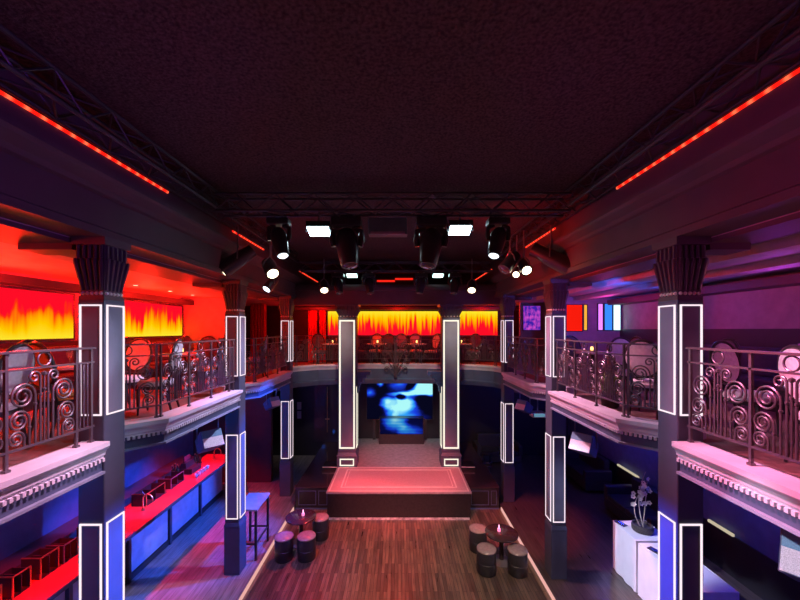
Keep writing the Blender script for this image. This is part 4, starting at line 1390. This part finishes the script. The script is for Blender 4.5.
# ------------------------------------------------------------------ hanging speakers
def speaker(loc, face, label, k=1.0):
    """cabinet whose grille looks along 'face'"""
    c = Vector(loc)
    t = thing('hanging_speaker', label, 'speaker', c, 0, 'hanging wedge speakers', world=True)
    mt = orient(c, face)
    w, h, d = 0.17 * k, 0.15 * k, 0.20 * k
    MB().add([mt @ Vector(p) for p in ((-w, -h, -d), (w, -h, -d), (w, h, -d), (-w, h, -d), (-w * 0.7, -h * 0.75, d), (w * 0.7, -h * 0.75, d), (w * 0.7, h * 0.75, d), (-w * 0.7, h * 0.75, d))],
             [(0, 3, 2, 1), (4, 5, 6, 7), (0, 1, 5, 4), (1, 2, 6, 5), (2, 3, 7, 6), (3, 0, 4, 7)]).build('cabinet', M['speaker_body'], t, bevel=0.008)
    MB().box(-w * 0.94, w * 0.94, -h * 0.94, h * 0.12, -d - 0.012, -d, mt).build('grille', M['grille'], t)
    MB().box(-w * 0.94, w * 0.94, h * 0.12, h * 0.94, -d - 0.012, -d, mt).build('teal_lit_grille', M['grille_teal_light'], t)  # upper half tinted teal for the light falling on it
    top = Vector((c.x, c.y, 3.128))
    e1, e2 = mt @ Vector((w * 1.02, 0, 0)), mt @ Vector((-w * 1.02, 0, 0))
    MB().tube([e1, e1.lerp(Vector((e1.x, e1.y, top.z - 0.05)), 1.0), top], 0.01, 6).build('bracket', M['fixture_grey'], t)
    MB().tube([e2, e2.lerp(Vector((e2.x, e2.y, top.z - 0.05)), 1.0), top], 0.01, 6).build('bracket', M['fixture_grey'], t)
speaker((-3.22, 6.10, 2.60), (0.75, -0.60, 0.55), 'wedge speaker with pale grille hanging over the bar beside the second pillar')
speaker((3.10, 5.95, 2.58), (-0.75, -0.60, 0.55), 'wedge speaker with pale grille hanging beside the second buffet-side pillar')
speaker((3.34, 2.86, 2.62), (-0.72, -0.55, 0.60), 'large wedge speaker with pale grille hanging below the pink-lit railing', 1.15)
speaker((-3.22, 9.15, 2.62), (0.8, -0.5, 0.5), 'small wedge speaker hanging beside the third bar-side pillar', 0.85)
speaker((3.12, 8.85, 2.60), (-0.8, -0.5, 0.5), 'small wedge speaker hanging beside the third buffet-side pillar', 0.85)
c = Vector((3.45, 8.9, 2.42))
t = thing('hanging_projector', 'small projector with lit blue face hanging behind the second buffet-side pillar', 'projector', c, 0, None, world=True)
MB().box(c.x - 0.16, c.x + 0.16, c.y - 0.12, c.y + 0.12, c.z - 0.06, c.z + 0.06).build('body', M['pad_grey'], t, bevel=0.01)
MB().box(c.x - 0.13, c.x + 0.13, c.y - 0.128, c.y - 0.12, c.z - 0.04, c.z + 0.04).build('front_display', glow('pale blue display', (0.25, 0.55, 0.8), 0.45), t)
MB().tube([(c.x, c.y, c.z + 0.06), (c.x, c.y, 3.128)], 0.015, 8).build('hanger', M['fixture_grey'], t)

# ------------------------------------------------------------------ gallery furniture
def make_chair():
    t = thing('oval_back_chair', '', 'chair', (0, 0, 0))
    # seat looks along -Y; back at +Y
    MB().lathe([(0.20, 0.40), (0.235, 0.41), (0.24, 0.45), (0.21, 0.485), (0.10, 0.50), (0.004, 0.502)], 22, squash=0.95).build('seat', M['pad_grey'], t, True)
    MB().lathe([(0.20, 0.355), (0.235, 0.36), (0.235, 0.40), (0.20, 0.405)], 22, squash=0.95).build('seat_frame', M['chair_wood'], t, True)
    N = 28
    def el(k, rx, rz, y):
        a = 2 * PI * k / N
        z = 0.80 + rz * math.sin(a)
        return (rx * math.cos(a), y + (z - 0.55) * 0.18, z)
    MB().tube([el(k, 0.225, 0.255, 0.20) for k in range(N)], 0.020, 7, True).build('back_frame', M['chair_wood'], t, True)
    vs = [el(k, 0.205, 0.235, 0.185) for k in range(N)] + [el(k, 0.205, 0.235, 0.225) for k in range(N)]
    vs += [el(k, 0.13, 0.15, 0.172) for k in range(N)] + [el(k, 0.13, 0.15, 0.235) for k in range(N)]
    fs = []
    for k in range(N):
        l = (k + 1) % N
        fs += [(k, l, N + l, N + k), (k, l, 2 * N + l, 2 * N + k), (N + k, N + l, 3 * N + l, 3 * N + k)]
    fs += [tuple(range(2 * N, 3 * N)), tuple(range(3 * N, 4 * N))]
    MB().add(vs, fs).build('back_pad', M['pad_grey'], t, True)
    for s in (-1, 1):
        MB().tube([(s * 0.16, -0.17, 0.37), (s * 0.165, -0.175, 0.2), (s * 0.165, -0.175, 0.0)], [0.024, 0.019, 0.012], 8).build('leg', M['chair_wood'], t, True)
        MB().tube([(s * 0.15, 0.235, 0.60), (s * 0.15, 0.19, 0.42), (s * 0.16, 0.20, 0.2), (s * 0.165, 0.25, 0.0)], [0.018, 0.022, 0.019, 0.013], 8).build('leg', M['chair_wood'], t, True)
    return t
chair0 = make_chair()
def chair(x, y, face, pad, label, group):
    """face: direction (degrees, 0=+X, 90=+Y) the sitter looks"""
    r = place(chair0, (x, y, BF + 0.002), math.radians(face + 90), label, group)
    for c in r.children:
        if c.name.split('.')[0] in ('seat', 'back_pad'):
            set_mat(c, M[pad])
    return r
def make_table():
    t = thing('bistro_table', '', 'table', (0, 0, 0))
    MB().lathe([(0.22, 0), (0.22, 0.012), (0.06, 0.03), (0.035, 0.06)], 24).build('base', M['chair_wood'], t, True)
    MB().lathe([(0.035, 0.06), (0.035, 0.71)], 14).build('column', M['chair_wood'], t, True)
    MB().lathe([(0.33, 0.70), (0.355, 0.71), (0.355, 0.735), (0.345, 0.742), (0.004, 0.742)], 32).build('table_top', M['white_china'], t, True)
    return t
table0 = make_table()
def make_lamp():
    t = thing('table_candle', '', 'candle', (0, 0, 0))
    MB().lathe([(0.03, 0), (0.035, 0.004), (0.035, 0.02), (0.03, 0.025)], 14).build('holder', M['brass'], t, True)
    MB().lathe([(0.026, 0.025), (0.03, 0.06), (0.024, 0.10), (0.006, 0.102)], 14).build('shade', M['candle'], t, True)
    return t
lamp0 = make_lamp()
gm = bpy.data.materials.new('clear drinking glass')
gm.use_nodes = True
gb = gm.node_tree.nodes['Principled BSDF']
gb.inputs['Base Color'].default_value = (0.9, 0.9, 0.92, 1)
gb.inputs['Roughness'].default_value = 0.05
gb.inputs['Transmission Weight'].default_value = 0.85
def make_glass():
    t = thing('wine_glass', '', 'glass', (0, 0, 0))
    MB().lathe([(0.034, 0), (0.034, 0.003), (0.005, 0.008), (0.004, 0.08)], 14).build('foot', gm, t, True)
    MB().lathe([(0.006, 0.08), (0.026, 0.10), (0.036, 0.13), (0.034, 0.18), (0.030, 0.18), (0.032, 0.13), (0.022, 0.104), (0.004, 0.09)], 16).build('bowl', gm, t, True)
    return t
glass0 = make_glass()
def table(x, y, label, where, group, glasses=2):
    place(table0, (x, y, BF + 0.002), 0, label, group)
    z = BF + 0.002 + 0.743
    place(lamp0, (x + 0.02, y + 0.05, z), 0, 'small orange candle on the %s' % where, 'table candles')
    for k in range(glasses):
        a = 0.8 + k * 2.3
        place(glass0, (x + 0.19 * math.cos(a), y + 0.19 * math.sin(a), z), 0, '%s wine glass on the %s' % (('one', 'other', 'third')[k], where), 'wine glasses on the gallery tables')
gl = 'oval-backed chairs of the flame-lit gallery'
gr = 'oval-backed chairs of the purple gallery'
gb_ = 'oval-backed chairs of the back balcony'
# flame-lit gallery
table(-4.55, 2.95, 'white round table on the flame-lit gallery before its first pillar', 'flame-lit gallery table before the first pillar', 'round gallery tables')
chair(-4.02, 3.50, 195, 'pad_grey', 'pale grey oval-backed chair seen over the railing below the long flame panel', gl)
chair(-3.89, 4.21, 75, 'pad_orange', 'orange oval-backed chair seen edge-on past the pale grey one, near the first pillar', gl)
chair(-5.0, 2.6, 20, 'pad_dark', 'charcoal oval-backed chair on the wall side of the table before the first pillar', gl)
table(-4.15, 4.75, 'white round table on the flame-lit gallery just beyond its first pillar', 'flame-lit gallery table beyond the first pillar', 'round gallery tables')
chair(-3.52, 5.25, 195, 'pad_grey', 'grey oval-backed chair turned away behind the railing, largest beyond the first pillar', gl)
chair(-4.75, 4.9, 0, 'pad_dark', 'charcoal oval-backed chair on the wall side of the table beyond the first pillar', gl)
chair(-4.2, 5.55, -95, 'pad_white', 'white oval-backed chair on the flame-lit gallery beyond the first pillar', gl)
table(-4.25, 7.0, 'white round table in the middle of the flame-lit gallery, behind the second railing', 'middle flame-lit gallery table', 'round gallery tables')
chair(-3.75, 7.15, 190, 'pad_orange', 'orange oval-backed chair behind the railing near the second pillar', gl)
chair(-4.9, 6.9, 0, 'pad_dark', 'charcoal oval-backed chair against the wall side in mid flame-lit gallery', gl)
chair(-4.2, 7.7, -90, 'pad_dark', 'charcoal oval-backed chair with its back to the gallery end wall', gl)
table(-4.25, 8.9, 'white round table at the far end of the flame-lit gallery', 'far flame-lit gallery table', 'round gallery tables')
chair(-3.62, 9.1, 190, 'pad_blue', 'oval-backed chair, blue light painted on its pads, behind the short railing on the flame-lit side', gl)
chair(-4.9, 8.8, 0, 'pad_dark', 'charcoal oval-backed chair at the far end of the flame-lit gallery', gl)
# purple gallery
table(4.35, 2.75, 'white round table on the purple gallery before its first pillar', 'purple gallery table before the first pillar', 'round gallery tables')
chair(3.72, 3.05, -15, 'pad_white', 'white-seated oval chair close behind the pink-lit railing before the first pillar', gr)
chair(3.60, 2.30, 25, 'pad_cream', 'cream oval chair behind the pink-lit railing, towards the viewer', gr)
chair(4.05, 4.15, -75, 'pad_white', 'white oval-backed chair beside the first purple-side pillar, seen over the railing', gr)
chair(4.62, 3.85, -110, 'pad_cream', 'cream oval-backed chair near the wall before the first purple-side pillar', gr)
table(4.15, 5.65, 'white round table with glasses just beyond the first purple-side pillar', 'white purple-gallery table beyond the first pillar', 'round gallery tables', 3)
chair(4.1, 6.35, -90, 'pad_white', 'white oval-backed chair beyond the glass-topped table on the purple gallery', gr)
chair(3.55, 5.1, 40, 'pad_white', 'white oval chair at the angled railing beyond the first purple-side pillar', gr)
chair(4.85, 5.6, 180, 'pad_dark', 'charcoal oval-backed chair on the wall side beyond the first purple-side pillar', gr)
table(4.1, 7.6, 'white round table on the purple gallery near its second pillar', 'purple gallery table near the second pillar', 'round gallery tables')
chair(3.5, 7.65, 0, 'pad_cream', 'cream oval chair behind the short purple-side railing', gr)
chair(4.1, 8.3, -90, 'pad_dark', 'charcoal oval-backed chair near the lit panels of the purple gallery', gr)
chair(4.75, 7.6, 180, 'pad_dark', 'charcoal oval chair on the wall side near the second purple pillar', gr)
# back balcony: tables with a row of chairs
bxs = (-2.6, -1.25, -0.35, 0.75, 1.9, 3.0)
for i, x in enumerate((-2.25, -0.72, 0.62, 2.15)):
    table(x, 12.25, '%s white round table from the bar side on the back balcony' % nth[i], '%s back balcony table from the bar side' % nth[i], 'round gallery tables', 1)
k = 0
for i, (x, y, f, pad) in enumerate(((-2.75, 12.75, -60, 'pad_dark'), (-1.85, 12.8, -110, 'pad_dark'), (-1.33, 12.6, -40, 'pad_dark'), (-0.82, 12.98, -100, 'pad_cream'), (-0.38, 12.6, -100, 'pad_dark'),
                                    (0.12, 12.95, -90, 'pad_blue'), (0.64, 12.98, -90, 'pad_grey'), (1.14, 12.6, -150, 'pad_cream'), (1.52, 13.0, -80, 'pad_blue'), (2.12, 12.98, -90, 'pad_dark'), (2.65, 12.7, -120, 'pad_dark'))):
    nm = {'pad_dark': 'charcoal', 'pad_cream': 'cream', 'pad_blue': 'slate blue', 'pad_grey': 'grey'}[pad]
    chair(x, y, f, pad, '%s oval-backed chair, %s from the bar side in the back balcony row' % (nm, nth[i]), gb_)
# wall banquettes
def banquette(x, y0, y1, s, label):
    t = thing('banquette', label, 'banquette', (x, (y0 + y1) / 2, BF), 0, 'wall banquettes', world=True)
    a, b = sorted((x, x - s * 0.50))
    MB().box(a, b, y0, y1, BF + 0.002, BF + 0.30).build('base', M['dado'], t)
    MB().box(a, b, y0, y1, BF + 0.30, BF + 0.45).build('seat', M['sofa'], t, bevel=0.03)
    a, b = sorted((x, x - s * 0.12))
    MB().box(a, b, y0, y1, BF + 0.45, BF + 0.92).build('backrest', M['sofa'], t, bevel=0.03)
banquette(WL + 0.06, 0.7, 4.3, -1, 'long dark banquette under the long flame panel')
banquette(WL + 0.06, 4.5, 9.7, -1, 'long dark banquette under the flame panel behind the first pillar')
banquette(WR - 0.06, 0.7, 4.6, 1, 'long dark banquette on the purple wall before the first pillar')
banquette(WR - 0.06, 4.8, 9.5, 1, 'long dark banquette on the purple wall below the lit panels')
# potted bush behind the purple-side railing
c = Vector((3.3, 5.6, BF + 0.002))
t = thing('potted_bush', 'round green potted bush on the floor behind the purple-side railing', 'plant', c, 0, None, world=True)
MB().lathe([(0.10, 0), (0.12, 0.02), (0.14, 0.20), (0.13, 0.20), (0.11, 0.17)], 18, c).build('pot', M['pot'], t, True)
fo = MB()
rnd = random.Random(9)
for k in range(420):
    d = Vector((rnd.gauss(0, 1), rnd.gauss(0, 1), rnd.gauss(0, 1))).normalized()
    p = c + Vector((0, 0, 0.36)) + d * rnd.uniform(0.14, 0.19)
    a = d.orthogonal().normalized()
    q = Matrix.Rotation(rnd.uniform(0, 6.28), 3, d)
    a = q @ a
    b2 = d.cross(a)
    L = 0.035
    fo.add([p - a * L * 0.5, p + b2 * L * 0.35 + d * 0.008, p + a * L * 0.5 + d * 0.015, p - b2 * L * 0.35 + d * 0.008], [(0, 1, 2, 3)])
fo.lathe([(0.02, -0.15), (0.11, -0.10), (0.15, 0), (0.11, 0.10), (0.02, 0.15)], 12, c + Vector((0, 0, 0.36)))
fo.build('foliage', M['leaf'], t)

# ------------------------------------------------------------------ light
RED, BLUE, PUR, PINK, MAG = (1.0, 0.008, 0.004), (0.012, 0.11, 1.0), (0.42, 0.06, 0.9), (1.0, 0.22, 0.35), (0.8, 0.05, 0.55)
# beams of the two bright floods
for c in (fc1, fc2):
    light('SPOT', 'flood beam', c + Vector((0, -0.05, -0.08)), (0.70, 0.90, 1.0), 30, 0.1, c + Vector((0, -1.5, -5)), 120, 0.6)
# red wash on the flame-lit gallery
for y, p in ((1.6, 70), (4.9, 150), (7.6, 170), (9.2, 120)):
    light('POINT', 'red gallery lamp', (-5.3, y, 5.0), RED, p, 0.12)
# purple gallery: violet, blue and pink lamps
for y, col, p in ((2.2, MAG, 12), (4.7, (0.5, 0.05, 0.8), 8), (6.6, BLUE, 11), (8.6, (0.85, 0.04, 0.5), 15), (3.4, PINK, 10)):
    light('POINT', 'violet gallery lamp', (5.0, y, 5.0), col, p, 0.12)
light('SPOT', 'gallery blue spot', (3.5, 5.4, 4.9), BLUE, 300, 0.05, (4.4, 8.0, 5.4), 50, 0.6)
light('SPOT', 'gallery blue spot near', (5.3, 2.2, 4.9), BLUE, 160, 0.05, (4.4, 4.6, 5.4), 50, 0.6)
# back balcony red lamps
for x in (-3.0, 0.0, 3.2):
    light('POINT', 'red back balcony lamp', (x, 12.5, 5.2), RED, 60, 0.12)
# washes on the stage and the dance floor
light('SPOT', 'stage red wash', (0.0, 5.1, 6.0), (1.0, 0.10, 0.13), 2900, 0.1, (0.02, 9.5, 0.66), 34, 0.6)
light('SPOT', 'stage pink wash', (-0.6, 2.0, 6.2), (1.0, 0.42, 0.42), 1200, 0.1, (0.0, 9.3, 0.66), 36, 0.7)
light('SPOT', 'stage teal wash', (0.0, 8.6, 5.8), (0.3, 0.75, 0.8), 330, 0.1, (0.4, 11.6, 0.66), 40, 0.8)
light('SPOT', 'floor warm wash', (0.9, 3.0, 6.2), (1.0, 0.70, 0.50), 1050, 0.1, (0.7, 6.4, 0.0), 44, 0.8)
light('SPOT', 'floor red wash', (-1.2, 9.2, 5.9), (1.0, 0.06, 0.06), 1500, 0.1, (-1.0, 7.4, 0.0), 44, 0.8)
light('SPOT', 'floor violet wash', (-2.2, 5.3, 6.0), (0.40, 0.18, 1.0), 700, 0.1, (-2.6, 6.4, 0.0), 40, 0.8)
light('SPOT', 'side floor pink wash', (0.1, 5.5, 5.9), (1.0, 0.22, 0.30), 900, 0.08, (-3.1, 9.0, 0.0), 20, 0.7)
light('SPOT', 'side floor red wash', (-0.1, 5.5, 5.9), (1.0, 0.12, 0.12), 2000, 0.08, (2.9, 8.2, 0.0), 24, 0.7)
# blue washes through the hall to the bar and the lower pillar faces
light('SPOT', 'bar blue wash', (2.2, 8.2, 5.7), BLUE, 6500, 0.05, (-4.6, 7.4, 0.4), 28, 0.5)
light('SPOT', 'bar blue wash near', (2.3, 4.6, 5.8), (0.002, 0.09, 1.0), 8000, 0.05, (-3.0, 3.5, 1.0), 24, 0.5)
light('SPOT', 'buffet blue wash', (-2.4, 4.6, 5.8), (0.002, 0.06, 1.0), 7000, 0.05, (2.9, 3.5, 1.0), 24, 0.5)
light('SPOT', 'buffet white wash', (-1.6, 5.3, 5.9), (0.68, 0.68, 1.0), 3200, 0.08, (4.1, 5.9, 0.6), 16, 0.6)
# red lamps above the bar worktop
for y in (2.4, 4.6, 6.9, 8.9):
    light('SPOT', 'bar red lamp', (-4.78, y, 3.05), RED, 420, 0.06, (-4.78, y, 1.1), 78, 0.6)
for y in (3.0, 6.0, 9.0):
    light('POINT', 'bar blue lamp', (-4.0, y, 2.9), (0.02, 0.16, 1.0), 26, 0.1)
    light('POINT', 'buffet blue lamp', (5.6, y, 2.6), (0.04, 0.06, 1.0), 42, 0.1)
# from the hall onto the ledges and railings
light('SPOT', 'ledge pink wash bar side', (-1.0, 3.3, 6.2), (1.0, 0.46, 0.72), 1000, 0.08, (-2.85, 2.3, 3.4), 56, 0.8)
light('SPOT', 'ledge pink wash buffet side', (0.8, 3.3, 6.2), (1.0, 0.22, 0.42), 1500, 0.08, (2.85, 2.2, 3.5), 56, 0.8)
light('SPOT', 'ledge wash bar far', (-0.8, 6.9, 6.0), (0.72, 0.62, 1.0), 800, 0.08, (-2.8, 5.9, 3.4), 54, 0.8)
light('SPOT', 'ledge wash buffet far', (0.7, 6.9, 6.0), (1.0, 0.40, 0.58), 1100, 0.08, (2.7, 5.9, 3.5), 54, 0.8)
for x in (-2.2, 0.0, 2.1):
    light('SPOT', 'back ledge wash', (x * 0.6, 8.5, 5.6), (1.0, 0.80, 0.62), 260, 0.1, (x, 11.3, 3.1), 44, 1.0)
light('SPOT', 'pillar cool wash', (1.4, 4.3, 5.8), (0.62, 0.80, 1.0), 420, 0.08, (-2.88, 3.65, 4.0), 26, 0.8)  # added cool spot for the bar-side pillar face, no fixture
light('SPOT', 'pillar cool wash far', (-1.5, 4.3, 5.8), (0.60, 0.72, 1.0), 420, 0.08, (2.74, 3.65, 4.0), 26, 0.8)  # added cool spot for the buffet-side pillar face, no fixture
light('SPOT', 'speaker wash', (-1.5, 1.5, 5.9), (0.85, 0.75, 1.0), 1100, 0.05, (3.3, 2.86, 2.6), 8, 0.5)  # added spot to brighten the near wedge speaker, no fixture
light('SPOT', 'gallery chair wash', (1.5, 2.6, 5.5), (0.75, 0.72, 1.0), 520, 0.05, (-3.81, 3.56, 4.1), 10, 0.6)  # added narrow spot to lift the pale grey chair, no fixture
light('SPOT', 'gallery chair wash far', (1.4, 4.3, 5.4), (0.80, 0.82, 1.0), 420, 0.05, (-3.5, 5.2, 4.0), 10, 0.6)  # added narrow spot for the chair beyond the first pillar, no fixture
# colour on the entablatures
light('SPOT', 'entablature red wash', (0.9, 6.0, 5.0), RED, 160, 0.08, (-2.9, 7.2, 5.8), 50, 0.8)
light('SPOT', 'entablature red wash far', (-0.9, 5.8, 4.9), RED, 420, 0.08, (2.75, 6.6, 5.8), 56, 0.8)
light('SPOT', 'entablature violet wash', (1.8, 1.6, 5.2), (0.25, 0.05, 1.0), 130, 0.08, (-2.9, 3.0, 5.6), 46, 0.8)
light('SPOT', 'entablature violet wash far', (-1.8, 1.6, 5.2), (0.5, 0.05, 0.7), 130, 0.08, (2.75, 3.2, 5.6), 46, 0.8)
# dim general glow
light('POINT', 'hall dim glow', (0.0, 1.5, 4.4), (1.0, 0.22, 0.26), 9, 0.4)
light('POINT', 'hall dim glow far', (0.0, 7.5, 4.0), (0.60, 0.30, 0.70), 7, 0.4)
w = bpy.data.worlds.new('world')
sc.world = w
w.use_nodes = True
w.node_tree.nodes['Background'].inputs['Color'].default_value = (0.0, 0.0, 0.0, 1)

for o in COL.objects:
    if '_o' in o:
        del o['_o']

sc.view_settings.view_transform = 'Standard'
sc.view_settings.look = 'None'
sc.view_settings.exposure = 0.0
sc.view_settings.gamma = 1.0
sc.view_settings.use_curve_mapping = False
